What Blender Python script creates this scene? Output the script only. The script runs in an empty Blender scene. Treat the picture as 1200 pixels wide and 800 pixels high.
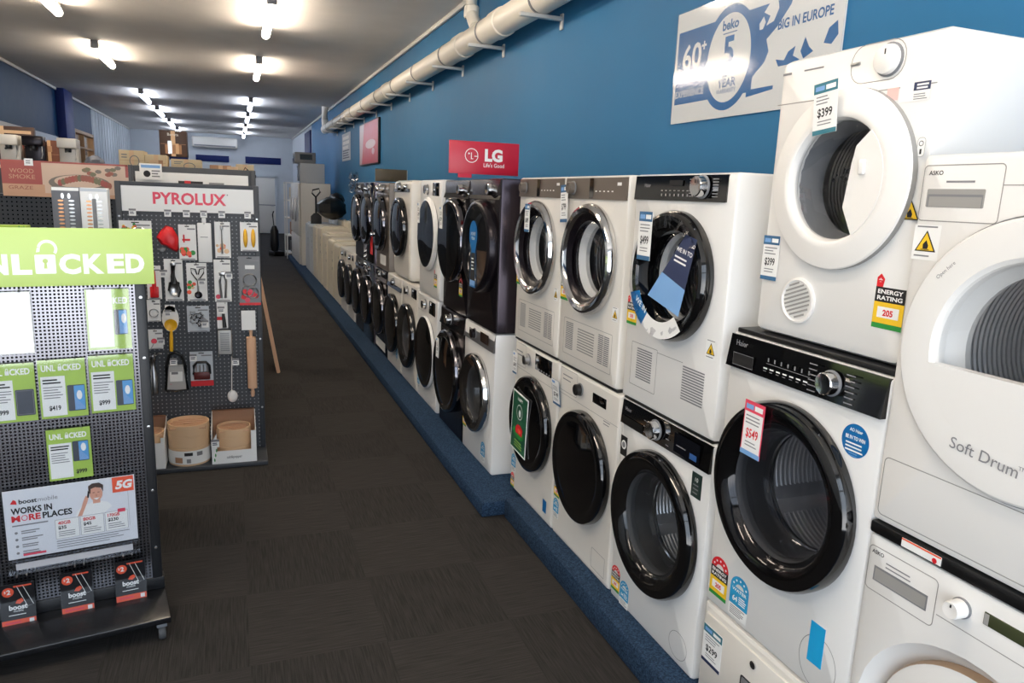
import bpy, bmesh, math, random
from mathutils import Matrix, Vector
random.seed(7)
scn = bpy.context.scene
COL = scn.collection
PI = math.pi

# ------------------------------------------------------------------ materials
def lin(c):
    c = c / 255.0
    return c / 12.92 if c <= 0.04045 else ((c + 0.055) / 1.055) ** 2.4
_mats = {}
def M(name, rgb=(200, 200, 200), rough=.5, metal=0., coat=0., emis=None, estr=0., var=.04, spec=.5, bump=0., bscale=200.):
    if name in _mats: return _mats[name]
    m = bpy.data.materials.new(name); m.use_nodes = True
    nt = m.node_tree; b = nt.nodes['Principled BSDF']
    c = (lin(rgb[0]), lin(rgb[1]), lin(rgb[2]), 1)
    b.inputs['Base Color'].default_value = c
    b.inputs['Roughness'].default_value = rough
    b.inputs['Metallic'].default_value = metal
    b.inputs['Coat Weight'].default_value = coat
    b.inputs['Coat Roughness'].default_value = .05
    b.inputs['Specular IOR Level'].default_value = spec
    tc = nt.nodes.new('ShaderNodeTexCoord'); nz = nt.nodes.new('ShaderNodeTexNoise')
    nz.inputs['Scale'].default_value = 6; nz.inputs['Detail'].default_value = 4
    nt.links.new(tc.outputs['Object'], nz.inputs['Vector'])
    if var > 0:
        mr = nt.nodes.new('ShaderNodeMapRange')
        mr.inputs['To Min'].default_value = max(0, rough - var); mr.inputs['To Max'].default_value = min(1, rough + var)
        nt.links.new(nz.outputs['Fac'], mr.inputs['Value']); nt.links.new(mr.outputs['Result'], b.inputs['Roughness'])
    if bump > 0:
        n2 = nt.nodes.new('ShaderNodeTexNoise'); n2.inputs['Scale'].default_value = bscale
        nt.links.new(tc.outputs['Object'], n2.inputs['Vector'])
        bp = nt.nodes.new('ShaderNodeBump'); bp.inputs['Strength'].default_value = bump; bp.inputs['Distance'].default_value = .004
        nt.links.new(n2.outputs['Fac'], bp.inputs['Height']); nt.links.new(bp.outputs['Normal'], b.inputs['Normal'])
    if emis:
        b.inputs['Emission Color'].default_value = (lin(emis[0]), lin(emis[1]), lin(emis[2]), 1)
        b.inputs['Emission Strength'].default_value = estr
    _mats[name] = m
    return m

def glass(name, tint, gloss=1.0, rough=.03):
    """thin pane: tinted see-through plus a fresnel mirror coat"""
    if name in _mats: return _mats[name]
    m = bpy.data.materials.new(name); m.use_nodes = True
    nt = m.node_tree; nt.nodes.clear()
    out = nt.nodes.new('ShaderNodeOutputMaterial'); mix = nt.nodes.new('ShaderNodeMixShader')
    tr = nt.nodes.new('ShaderNodeBsdfTransparent'); gl = nt.nodes.new('ShaderNodeBsdfGlossy'); fr = nt.nodes.new('ShaderNodeFresnel')
    tr.inputs['Color'].default_value = (*tint, 1); gl.inputs['Roughness'].default_value = rough
    gl.inputs['Color'].default_value = (gloss, gloss, gloss, 1); ge = nt.nodes.new('ShaderNodeNewGeometry'); ma = nt.nodes.new('ShaderNodeMath'); ma.operation = 'MULTIPLY_ADD'; ma.inputs[1].default_value = 1 / 1.5 - 1.5; ma.inputs[2].default_value = 1.5
    nt.links.new(ge.outputs['Backfacing'], ma.inputs[0]); nt.links.new(ma.outputs[0], fr.inputs['IOR'])
    nt.links.new(fr.outputs['Fac'], mix.inputs['Fac']); nt.links.new(tr.outputs[0], mix.inputs[1]); nt.links.new(gl.outputs[0], mix.inputs[2])
    nt.links.new(mix.outputs[0], out.inputs['Surface'])
    _mats[name] = m
    return m

WHITE = M('white_enamel', (232, 231, 228), .28, coat=.15, var=0)
WHITE2 = M('warm_white_enamel', (226, 222, 214), .3, coat=.15, var=0)
CREAM = M('cream_enamel', (214, 206, 188), .35)
WPLAST = M('white_plastic', (236, 234, 230), .35)
GPLAST = M('grey_plastic', (120, 122, 126), .45)
LINE = M('seam_shadow_grey', (150, 149, 146), .6)
BLACK = M('black_gloss', (8, 8, 9), .07, coat=.5)
BLACKM = M('black_satin', (14, 14, 15), .35)
DARKG = M('dark_glass', (4, 4, 5), .05, coat=.3)
DKSTEEL = M('black_steel', (30, 26, 32), .25, metal=.6)
CHROME = M('chrome', (215, 215, 215), .1, metal=1)
SHCH = M('shaded_chrome', (104, 102, 106), .12, metal=1)  # chrome with the dark room it mirrors put into its colour
STEEL = M('brushed_steel', (185, 185, 186), .28, metal=1)
BRONZE = M('bronze_fascia', (104, 96, 88), .3, metal=.25)
GRAYFAS = M('grey_fascia', (104, 104, 106), .3, metal=.3)
RUBBER = M('grey_rubber', (70, 72, 75), .6)
DRUMS = M('drum_steel', (212, 212, 214), .32, metal=.65)
DRUMW = M('pale_drum', (190, 190, 188), .3, metal=.3)
DRUMD = M('dark_drum', (60, 60, 62), .35, metal=.6)
CLEAR = glass('clear_door_glass', (.9, .91, .92))
SMOKE = glass('smoked_door_glass', (.82, .82, .84))
DUSK = glass('deep_smoked_glass', (.12, .12, .13))
ACRYL = glass('acrylic', (.93, .94, .95))
FILM = glass('crinkled_film', (.8, .8, .82), 1.0, .12)
DISPLAY = M('display_glass', (9, 12, 20), .08)
LCD = M('lcd_green', (62, 68, 46), .2)
PAPER = M('white_paper', (240, 240, 238), .6)
INK = M('black_ink', (22, 22, 24), .6)
INKG = M('grey_ink', (130, 130, 134), .6)
RED = M('red_ink', (214, 30, 40), .5)
PINK = M('pink_red_ink', (226, 72, 96), .5)
YEL = M('yellow_ink', (240, 196, 40), .5)
GRN = M('green_ink', (40, 140, 60), .5)
BLU = M('label_blue', (40, 150, 200), .5)
TAPE = M('blue_tape', (20, 160, 215), .6)
DBLU = M('ticket_blue', (52, 100, 140), .5)
NAVY = M('navy_ink', (38, 50, 84), .5)
LBLU = M('light_blue_ink', (120, 165, 215), .5)
BRBLU = M('brand_blue', (6, 100, 164), .35)
TEAL = M('ticket_teal', (48, 112, 128), .5)
ORG = M('orange_ink', (236, 92, 60), .45)
LIME = M('lime_card', (168, 200, 84), .4)
LIMES = M('lime_sign', (190, 216, 124), .4)
WHITES = M('white_lettering', (246, 246, 244), .5)
GREENP = M('recipe_green', (26, 86, 60), .4)
WOOD = M('pale_wood', (212, 170, 138), .55)
BAMB = M('bamboo', (222, 188, 150), .55)
CARD = M('brown_carton', (176, 134, 104), .75)
KRAFT = M('pale_carton', (216, 196, 160), .8)
SKIN = M('printed_skin', (222, 164, 140), .5)
HAIR = M('printed_hair', (74, 56, 48), .5)
REDP = M('red_silicone', (214, 28, 36), .4)
YELP = M('yellow_silicone', (236, 178, 30), .4)
PHB = M('phone_grey', (70, 76, 88), .3)
PHS = M('phone_blue_screen', (90, 160, 215), .3)
DARKBRN = M('dark_brown_print', (62, 38, 28), .45)
STAND = M('stand_black_powdercoat', (22, 24, 28), .42)
STANDG = M('stand_charcoal_powdercoat', (52, 56, 62), .5)
PVC = M('pvc_pipe', (222, 216, 204), .4)
GALV = M('galvanised_bracket', (190, 190, 188), .45, metal=.3)

# ------------------------------------------------------------------ mesh builder
_gl = {}
def glyphs(s, bold=0.):
    k = (s, bold)
    if k not in _gl:
        cu = bpy.data.curves.new('t', 'FONT'); cu.body = s; cu.size = 1; cu.offset = bold; cu.resolution_u = 3
        o = bpy.data.objects.new('t', cu); COL.objects.link(o)
        dg = bpy.context.evaluated_depsgraph_get(); me = o.evaluated_get(dg).to_mesh()
        v = [(p.co.x, p.co.y) for p in me.vertices]; f = [list(p.vertices) for p in me.polygons]
        o.evaluated_get(dg).to_mesh_clear(); bpy.data.objects.remove(o); bpy.data.curves.remove(cu)
        _gl[k] = (v, f)
    return _gl[k]

def rrect(x0, x1, z0, z1, r, n=5):
    r = max(1e-5, min(r, (x1 - x0) / 2 - 1e-5, (z1 - z0) / 2 - 1e-5))
    pts = []
    for cx, cz, a0 in ((x1 - r, z0 + r, -PI / 2), (x1 - r, z1 - r, 0), (x0 + r, z1 - r, PI / 2), (x0 + r, z0 + r, PI)):
        for i in range(n + 1):
            a = a0 + PI / 2 * i / n
            pts.append((cx + r * math.cos(a), cz + r * math.sin(a)))
    return pts
def ell(cx, cz, rx, rz=None, n=32, a0=0, a1=2 * PI):
    rz = rx if rz is None else rz
    full = abs(a1 - a0 - 2 * PI) < 1e-6
    return [(cx + rx * math.cos(a0 + (a1 - a0) * i / (n if full else n - 1)), cz + rz * math.sin(a0 + (a1 - a0) * i / (n if full else n - 1))) for i in range(n)]

class MB:
    def __init__(s): s.v = []; s.f = []; s.m = []; s.mats = []; s.T = Matrix.Identity(4)
    def mi(s, m):
        if m not in s.mats: s.mats.append(m)
        return s.mats.index(m)
    def add(s, vs, fs, m):
        o = len(s.v); s.v += [tuple(s.T @ Vector(v)) for v in vs]; k = s.mi(m)
        for f in fs: s.f.append([o + i for i in f]); s.m.append(k)
        return s
    def box(s, x0, x1, y0, y1, z0, z1, m, bev=0., seg=2):
        bm = bmesh.new(); bmesh.ops.create_cube(bm, size=1)
        for v in bm.verts: v.co = Vector(((x0 + x1) / 2 + v.co.x * (x1 - x0), (y0 + y1) / 2 + v.co.y * (y1 - y0), (z0 + z1) / 2 + v.co.z * (z1 - z0)))
        if bev > 0: bmesh.ops.bevel(bm, geom=list(bm.edges), offset=min(bev, .49 * min(x1 - x0, y1 - y0, z1 - z0)), segments=seg, profile=.5, affect='EDGES')
        bm.verts.index_update()
        s.add([v.co[:] for v in bm.verts], [[v.index for v in f.verts] for f in bm.faces], m); bm.free()
        return s
    def lathe(s, prof, m, cx=0, cy=0, cz=0, n=48, axis='y', mats=None, sx=1., sz=1.):
        """prof: (radius, position along axis)"""
        vs = []; rings = []
        for r, t in prof:
            if r < 1e-6:
                rings.append([len(vs)]); vs.append((0, t, 0))
            else:
                rings.append(list(range(len(vs), len(vs) + n)))
                for i in range(n):
                    a = 2 * PI * i / n; vs.append((r * math.cos(a) * sx, t, r * math.sin(a) * sz))
        if axis == 'y': vs = [(cx + x, cy + y, cz + z) for x, y, z in vs]
        elif axis == 'z': vs = [(cx + x, cy + z, cz + y) for x, y, z in vs]
        else: vs = [(cx + y, cy + x, cz + z) for x, y, z in vs]
        base = len(s.v); s.v += [tuple(s.T @ Vector(v)) for v in vs]
        for j in range(len(rings) - 1):
            k = s.mi(mats[j] if mats else m); A, B = rings[j], rings[j + 1]
            for i in range(n):
                a, b = A[i % len(A)], A[(i + 1) % len(A)]; c, d = B[(i + 1) % len(B)], B[i % len(B)]
                f = []
                for q in (a, b, c, d):
                    if q not in f: f.append(q)
                if len(f) > 2: s.f.append([base + q for q in f]); s.m.append(k)
        return s
    def tube(s, pts, r, m, n=12, cap=True):
        P = [Vector(p) for p in pts]; vs = []; fs = []
        up = Vector((0.013, .021, 1))
        for i, p in enumerate(P):
            d = (P[min(i + 1, len(P) - 1)] - P[max(i - 1, 0)]).normalized()
            a = d.cross(up)
            if a.length < .05: a = d.cross(Vector((1, .03, 0)))
            a.normalize(); b = d.cross(a)
            rr = r[i] if isinstance(r, (list, tuple)) else r
            for k in range(n): vs.append(tuple(p + a * rr * math.cos(2 * PI * k / n) + b * rr * math.sin(2 * PI * k / n)))
        for i in range(len(P) - 1):
            for k in range(n): fs.append([i * n + k, i * n + (k + 1) % n, (i + 1) * n + (k + 1) % n, (i + 1) * n + k])
        if cap: fs.append(list(range(n))[::-1]); fs.append([(len(P) - 1) * n + k for k in range(n)])
        return s.add(vs, fs, m)
    def poly(s, pts, y, m):
        return s.add([(x, y, z) for x, z in pts], [list(range(len(pts)))], m)
    def ext(s, pts, y0, y1, m):
        n = len(pts)
        vs = [(x, y0, z) for x, z in pts] + [(x, y1, z) for x, z in pts]
        fs = [list(range(n)), list(range(2 * n - 1, n - 1, -1))] + [[i, i + n, (i + 1) % n + n, (i + 1) % n] for i in range(n)]
        return s.add(vs, fs, m)
    def rect(s, x0, x1, z0, z1, y, m): return s.poly([(x0, z0), (x1, z0), (x1, z1), (x0, z1)], y, m)
    def frame(s, pts, y, m, t):
        """outline line of width t along a closed polygon"""
        c = Vector((sum(p[0] for p in pts) / len(pts), sum(p[1] for p in pts) / len(pts)))
        n = len(pts); inner = []
        for i in range(n):
            a, p, b = Vector(pts[i - 1]), Vector(pts[i]), Vector(pts[(i + 1) % n])
            d = (b - a); nn = Vector((-d.y, d.x)); nn = nn.normalized() if nn.length > 0 else (c - p).normalized()
            if nn.dot(c - p) < 0: nn = -nn
            q = p + nn * t; inner.append((q.x, q.y))
        vs = [(x, y, z) for x, z in pts] + [(x, y, z) for x, z in inner]
        return s.add(vs, [[i, (i + 1) % n, (i + 1) % n + n, i + n] for i in range(n)], m)
    def text(s, t, x, z, size, y, m, align='c', bold=0., width=None, rot=0., shear=0.):
        v, f = glyphs(t, bold)
        if not v: return s
        x0 = min(p[0] for p in v); x1 = max(p[0] for p in v)
        k = size / .69; kx = (width / (x1 - x0)) if width else k
        ox = {'c': -(x0 + x1) / 2, 'l': -x0, 'r': -x1}[align]
        ca, sa = math.cos(rot), math.sin(rot); out = []
        for px, pz in v:
            a, b = (px + ox) * kx + shear * pz * k, pz * k
            out.append((x + a * ca - b * sa, y, z + a * sa + b * ca))
        return s.add(out, f, m)
    def bars(s, x0, x1, z1, n, pitch, h, y, m, ragged=.3):
        for i in range(n):
            e = x1 - (x1 - x0) * ragged * random.random()
            s.rect(x0, e, z1 - i * pitch - h, z1 - i * pitch, y, m)
        return s
    def inflate(s, pts, y, t, m):
        n = len(pts); cx = sum(p[0] for p in pts) / n; cz = sum(p[1] for p in pts) / n
        vs = []; rings = ((1, 0), (.9, .55), (.65, .9), (.3, 1.))
        for sc, h in rings: vs += [(cx + (x - cx) * sc, y - t * h, cz + (z - cz) * sc) for x, z in pts]
        fs = [[r * n + i, r * n + (i + 1) % n, (r + 1) * n + (i + 1) % n, (r + 1) * n + i] for r in range(3) for i in range(n)]
        fs.append([3 * n + i for i in range(n)]); fs.append(list(range(n))[::-1])
        return s.add(vs, fs, m)
    def build(s, name, parent=None, loc=(0, 0, 0), rz=0., smooth=35):
        me = bpy.data.meshes.new(name); me.from_pydata(s.v, [], s.f)
        for m in s.mats: me.materials.append(m)
        me.polygons.foreach_set('material_index', s.m)
        bm = bmesh.new(); bm.from_mesh(me); bmesh.ops.remove_doubles(bm, verts=bm.verts, dist=1e-6); bm.to_mesh(me); bm.free()
        if smooth:
            me.polygons.foreach_set('use_smooth', [True] * len(me.polygons)); me.set_sharp_from_angle(angle=math.radians(smooth))
        me.update()
        o = bpy.data.objects.new(name, me); COL.objects.link(o)
        o.location = loc; o.rotation_euler = (0, 0, rz)
        if parent: o.parent = parent
        return o

def tag(o, label=None, cat=None, group=None, kind=None):
    if label: o['label'] = label
    if cat: o['category'] = cat
    if group: o['group'] = group
    if kind: o['kind'] = kind
    return o
def root(name, loc, rz, label, cat, group=None):
    e = bpy.data.objects.new(name, None); COL.objects.link(e); e.empty_display_size = .1
    e.location = loc; e.rotation_euler = (0, 0, rz)
    return tag(e, label, cat, group)
def struct(name, mb, smooth=35):
    return tag(mb.build(name, smooth=smooth), kind='structure')

# ------------------------------------------------------------------ room
XL, XR, YF, YB, ZC = -3.26, 2.10, -1.7, 28.8, 3.47

def wall_mat(name, rgb, rough=.55, sc=3.):
    m = M(name, rgb, rough, bump=.08, bscale=90, spec=.2)
    nt = m.node_tree; b = nt.nodes['Principled BSDF']
    tc = nt.nodes.new('ShaderNodeTexCoord'); nz = nt.nodes.new('ShaderNodeTexNoise'); nz.inputs['Scale'].default_value = sc; nz.inputs['Detail'].default_value = 5
    mx = nt.nodes.new('ShaderNodeMix'); mx.data_type = 'RGBA'
    c = [lin(v) for v in rgb]
    mx.inputs['A'].default_value = (*[v * .93 for v in c], 1); mx.inputs['B'].default_value = (*[v * 1.07 for v in c], 1)
    nt.links.new(tc.outputs['Object'], nz.inputs['Vector']); nt.links.new(nz.outputs['Fac'], mx.inputs['Factor'])
    nt.links.new(mx.outputs['Result'], b.inputs['Base Color'])
    return m
BLUEW = wall_mat('blue_wall_paint', (36, 102, 146))
BLUEL = wall_mat('deep_blue_wall_paint', (3, 44, 78))
NAVYW = wall_mat('navy_panel_paint', (24, 38, 92))
GREYW = wall_mat('pale_grey_wall_paint', (196, 202, 208))
CEILM = wall_mat('ceiling_paint', (232, 226, 220), .7)

def carpet():
    m = bpy.data.materials.new('carpet_tiles'); m.use_nodes = True
    nt = m.node_tree; b = nt.nodes['Principled BSDF']; L = nt.links.new
    b.inputs['Roughness'].default_value = .95; b.inputs['Specular IOR Level'].default_value = .15
    tc = nt.nodes.new('ShaderNodeTexCoord')
    ck = nt.nodes.new('ShaderNodeTexChecker'); ck.inputs['Scale'].default_value = 2.0
    ck.inputs['Color1'].default_value = (1, 1, 1, 1); ck.inputs['Color2'].default_value = (0, 0, 0, 1)
    L(tc.outputs['Object'], ck.inputs['Vector'])
    outs = []
    for sc in ((170, 7, 1), (7, 170, 1)):
        mp = nt.nodes.new('ShaderNodeMapping'); mp.inputs['Scale'].default_value = sc
        nz = nt.nodes.new('ShaderNodeTexNoise'); nz.inputs['Scale'].default_value = 1; nz.inputs['Detail'].default_value = 3
        L(tc.outputs['Object'], mp.inputs['Vector']); L(mp.outputs['Vector'], nz.inputs['Vector']); outs.append(nz)
    mx = nt.nodes.new('ShaderNodeMix'); mx.data_type = 'FLOAT'
    L(ck.outputs['Fac'], mx.inputs['Factor']); L(outs[0].outputs['Fac'], mx.inputs['A']); L(outs[1].outputs['Fac'], mx.inputs['B'])
    big = nt.nodes.new('ShaderNodeTexNoise'); big.inputs['Scale'].default_value = 1.3; L(tc.outputs['Object'], big.inputs['Vector'])
    fine = nt.nodes.new('ShaderNodeTexNoise'); fine.inputs['Scale'].default_value = 420; L(tc.outputs['Object'], fine.inputs['Vector'])
    r = nt.nodes.new('ShaderNodeValToRGB')
    r.color_ramp.elements[0].position = .2; r.color_ramp.elements[0].color = (.0165, .0155, .015, 1)
    r.color_ramp.elements[1].position = .85; r.color_ramp.elements[1].color = (.048, .0445, .0425, 1)
    a1 = nt.nodes.new('ShaderNodeMath'); a1.operation = 'MULTIPLY_ADD'; a1.inputs[1].default_value = .35; a1.inputs[2].default_value = -.17
    L(fine.outputs['Fac'], a1.inputs[0])
    a2 = nt.nodes.new('ShaderNodeMath'); a2.operation = 'ADD'; L(mx.outputs['Result'], a2.inputs[0]); L(a1.outputs[0], a2.inputs[1])
    L(a2.outputs[0], r.inputs['Fac'])
    ck2 = nt.nodes.new('ShaderNodeMapRange'); ck2.inputs['To Min'].default_value = -.045; ck2.inputs['To Max'].default_value = .045; L(ck.outputs['Fac'], ck2.inputs['Value'])
    a3 = nt.nodes.new('ShaderNodeMath'); a3.operation = 'ADD'; L(a2.outputs[0], a3.inputs[0]); L(ck2.outputs['Result'], a3.inputs[1]); L(a3.outputs[0], r.inputs['Fac'])
    mu = nt.nodes.new('ShaderNodeMix'); mu.data_type = 'RGBA'; mu.blend_type = 'MULTIPLY'; mu.inputs['Factor'].default_value = .5
    L(r.outputs['Color'], mu.inputs['A']); L(big.outputs['Color'], mu.inputs['B']); L(r.outputs['Color'], b.inputs['Base Color'])
    bp = nt.nodes.new('ShaderNodeBump'); bp.inputs['Strength'].default_value = .5; bp.inputs['Distance'].default_value = .004
    L(a2.outputs[0], bp.inputs['Height']); L(bp.outputs['Normal'], b.inputs['Normal'])
    return m
CARPET = carpet()
def blue_carpet():
    m = M('blue_platform_carpet', (44, 72, 112), .95, var=0, bump=.8, bscale=350, spec=.1)
    nt = m.node_tree; b = nt.nodes['Principled BSDF']
    tc = nt.nodes.new('ShaderNodeTexCoord'); nz = nt.nodes.new('ShaderNodeTexNoise'); nz.inputs['Scale'].default_value = 160; nz.inputs['Detail'].default_value = 3
    r = nt.nodes.new('ShaderNodeValToRGB'); r.color_ramp.elements[0].position = .35; r.color_ramp.elements[1].position = .68
    r.color_ramp.elements[0].color = (.010, .02, .042, 1); r.color_ramp.elements[1].color = (.036, .075, .14, 1)
    nt.links.new(tc.outputs['Object'], nz.inputs['Vector']); nt.links.new(nz.outputs['Fac'], r.inputs['Fac']); nt.links.new(r.outputs['Color'], b.inputs['Base Color'])
    return m
BCARP = blue_carpet()

struct('floor', MB().box(XL - .2, XR + .2, YF, YB + .2, -.12, 0, CARPET))
struct('ceiling', MB().box(XL - .2, XR + .2, YF, YB + .2, ZC, ZC + .15, CEILM))
w = MB(); w.box(XR, XR + .2, YF, 21.6, 0, ZC, BLUEW); w.box(XR, XR + .2, 21.6, YB, 0, ZC, GREYW)
struct('wall_right', w)
w = MB()
w.box(XL - .2, XL, YF, 18.9, 2.52, ZC, BLUEL)
w.box(XL - .2, XL, YF, 18.2, 0, 2.52, GREYW)
w.box(XL - .2, XL, 18.9, 21.4, 2.8, ZC, BLUEL)
w.box(XL - .2, XL, 18.2, 21.4, 0, 1.2, GREYW)
w.box(XL - .2, XL, 21.4, YB, 0, ZC, GREYW)
for i in range(16): w.box(XL, XL + .012, 21.5 + i * .46, 21.53 + i * .46, 0, ZC, GREYW)
struct('wall_left', w)
struct('pillar_left', MB().box(XL, XL + .16, 17.4, 18.25, 0, ZC, NAVYW, .01))
struct('wall_back', MB().box(XL - .2, XR + .2, YB, YB + .2, 0, ZC, GREYW))
# timber framed internal window in the left wall, looking into a lamp-lit side room
WARMW = wall_mat('side_room_paint', (214, 190, 150))
TIMB = M('window_timber', (150, 118, 84), .5)
f = MB()
f.box(XL - .1, XL + .03, 18.95, 19.07, 1.2, 2.8, TIMB, .006); f.box(XL - .1, XL + .03, 21.28, 21.4, 1.2, 2.8, TIMB, .006)
f.box(XL - .1, XL + .03, 18.95, 21.4, 2.72, 2.8, TIMB, .006); f.box(XL - .1, XL + .03, 18.95, 21.4, 1.2, 1.28, TIMB, .006)
f.box(XL - .08, XL + .01, 20.15, 20.2, 1.28, 2.72, TIMB); f.box(XL - .08, XL + .01, 19.07, 21.28, 2.4, 2.44, TIMB)
win = struct('window_1', f)
MB().box(XL - .05, XL - .045, 19.07, 21.28, 1.28, 2.72, ACRYL).build('window_pane', win)
w = MB(); w.box(-6.0, -5.9, 17.5, 23, 0, 3.2, WARMW); w.box(-5.9, XL - .2, 17.4, 17.5, 0, 3.2, WARMW); w.box(-5.9, XL - .2, 23, 23.1, 0, 3.2, WARMW)
w.box(-6, XL - .2, 17.4, 23.1, 3.2, 3.3, WARMW); w.box(-6, XL - .2, 17.4, 23.1, -.1, 0, WARMW)
struct('wall_side_room', w)
WARML = M('warm_tube', (255, 240, 210), .5, emis=(255, 226, 180), estr=60, var=0)
t = root('ceiling_light', (-4.6, 20.4, 3.2), 0, 'lamp glowing in the side room behind the left wall window', 'light')
MB().box(-.05, .05, -.7, .7, -.06, 0, WPLAST, .01).build('batten', t); MB().box(-.035, .035, -.68, .68, -.1, -.062, WARML, .012).build('tube', t)
# shop front behind the viewer: piers, door posts, transom and glass bays open to the street
FR = M('shopfront_frame', (150, 154, 158), .4, metal=.4)
w = MB(); w.box(XL - .2, XL + .25, YF - .15, YF, 0, ZC, GREYW); w.box(XR - .25, XR + .2, YF - .15, YF, 0, ZC, GREYW); w.box(XL, XR, YF - .15, YF, 3.2, ZC, GREYW); w.box(XL, XR, YF - .15, YF, -.12, .03, GREYW)
struct('wall_front', w)
f = MB()
for x in (-3.0, -1.6, -.55, .45, 1.85): f.box(x - .03, x + .03, YF - .1, YF - .03, .03, 3.2, FR, .004)
f.box(XL + .25, XR - .25, YF - .1, YF - .03, 2.25, 2.32, FR, .004)
struct('window_2', f)
# cornices
ct = M('cornice_paint', (196, 194, 190), .6)
struct('trim_1', MB().box(XR - .035, XR, YF, YB, ZC - .05, ZC, ct, .01))
struct('trim_2', MB().box(XL, XL + .035, YF, YB, ZC - .05, ZC, ct, .01))
# back wall: navy strips, door
struct('trim_3', MB().box(-1.2, -.1, YB - .03, YB, 2.50, 2.72, NAVYW, .005))
struct('trim_4', MB().box(.45, 1.68, YB - .03, YB, 2.50, 2.74, NAVYW, .005))
struct('trim_5', MB().box(-2.05, -1.45, YB - .03, YB, 2.50, 2.70, NAVYW, .005))
struct('trim_6', MB().box(XR - .04, XR, 21.7, 23.4, 2.2, 3.3, NAVYW, .005))
d = MB().box(.55, 1.45, YB - .05, YB - .01, .01, 2.02, WHITE2, .006)
d.box(.48, .55, YB - .07, YB, 0, 2.1, GREYW); d.box(1.45, 1.52, YB - .07, YB, 0, 2.1, GREYW); d.box(.48, 1.52, YB - .07, YB, 2.03, 2.1, GREYW)
d.box(.55, 1.45, YB - .054, YB - .05, 1.02, 1.05, GPLAST)
dd = struct('door_1', d)
MB().box(1.3, 1.4, YB - .1, YB - .05, 1.0, 1.03, STEEL, .01).build('handle', dd)
ac = root('air_conditioner', (-.55, YB - .125, 2.98), 0, 'long split system air conditioner high on the back wall', 'air conditioner')
MB().box(-.75, .75, -.12, .12, 0, .36, WHITE2, .04, 3).build('casing', ac)
g = MB().box(-.68, .68, -.125, -.118, .035, .085, GPLAST)
g.build('louvre', ac)

# ceiling battens
def batten(x, y, warm, label, L=1.55):
    t = root('ceiling_light', (x, y, ZC), 0, label, 'light', 'ceiling tube lights')
    MB().box(-.02, .02, -L / 2, L / 2, -.05, 0, WPLAST, .006).build('batten', t)
    MB().box(-.045, .045, -L / 2 - .03, -L / 2 + .03, -.10, 0, GPLAST, .006).build('end_cap', t); MB().box(-.03, .03, L / 2 - .03, L / 2, -.10, -.04, GPLAST, .006).build('end_cap', t)
    MB().lathe([(.0, -L / 2 + .03), (.044, -L / 2 + .031), (.044, L / 2 - .06), (.03, L / 2 - .035), (0, L / 2 - .03)], warm, cz=-.1, n=16).build('tube', t)
TW = M('tube_warm', (255, 246, 230), .5, emis=(255, 238, 216), estr=42, var=0)
TC = M('tube_cool', (240, 246, 255), .5, emis=(226, 236, 255), estr=22, var=0)
rows = {.40: 'right hand row', -1.62: 'left hand row'}
ORD = ['nearest', 'second', 'third', 'fourth', 'fifth', 'sixth']
for x, rn in rows.items():
    for i, y in enumerate([8.4, 12.05, 17.2, 20.5, 24.1, 27.3]):
        batten(x, y, TW if y < 14 else TC, '%s ceiling tube light in the %s down the shop' % (ORD[i], rn))
    for y in (4.8, 1.3): batten(x, y, TW, 'unseen ceiling tube light added to the %s above the shop entrance' % rn)  # out of view tubes added along the row to light the near end

# carpeted platforms
tag(MB().box(1.19, XR - .004, 3.44, 18.5, 0, .085, BCARP, .012).build('display_platform'), 'long blue carpeted platform under the black and white machines further back', 'platform')
tag(MB().box(1.31, XR - .004, -.6, 3.42, 0, .11, BCARP, .012).build('display_platform'), 'blue carpeted platform under the nearest white machines', 'platform')

# ------------------------------------------------------------------ right wall fittings
pr = root('drain_pipe', (1.945, 0, 2.985), 0, 'fat cream drain pipe on brackets high along the blue wall', 'pipe')
p = MB().tube([(0, -1.65, 0), (0, 17.0, 0)], .098, PVC, 24)
for y in (1.2, 5.55, 6.55, 9.9, 13.4): p.lathe([(.098, -.09), (.107, -.085), (.107, .085), (.098, .09)], PVC, cy=y, n=24)
p.build('pipe', pr)
b = MB().tube([(-.02, 6.1, .07), (-.02, 6.18, .14), (-.02, 6.25, .22), (-.02, 6.25, .48)], .055, PVC, 18)
b.lathe([(.055, .17), (.064, .18), (.064, .26), (.055, .27)], PVC, cx=-.02, cy=6.25, axis='z', n=18); b.build('branch_pipe', pr)
MB().tube([(0, 16.8, 0), (0, 17.0, .06), (0, 17.05, .2), (0, 17.05, .48)], .075, PVC, 16).build('riser_pipe', pr)
for i in range(13):
    y = 2.46 + 1.14 * i
    b = MB().box(-.155, .15, y - .02, y + .02, -.125, -.101, GALV, .002); b.box(.14, .153, y - .02, y + .02, -.18, -.08, GALV, .002)
    b.lathe([(.1, -.012), (.104, -.012), (.104, .012), (.1, .012)], GPLAST, cy=y, n=24)
    b.build('bracket', pr)
MB().tube([(2.085, 6.6, 3.15), (2.085, 6.6, 3.42)], .012, BLUEW, 8).build('conduit', None)
tag(bpy.data.objects['conduit'], 'thin blue conduit on the wall beside the pipe branch', 'conduit')

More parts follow.
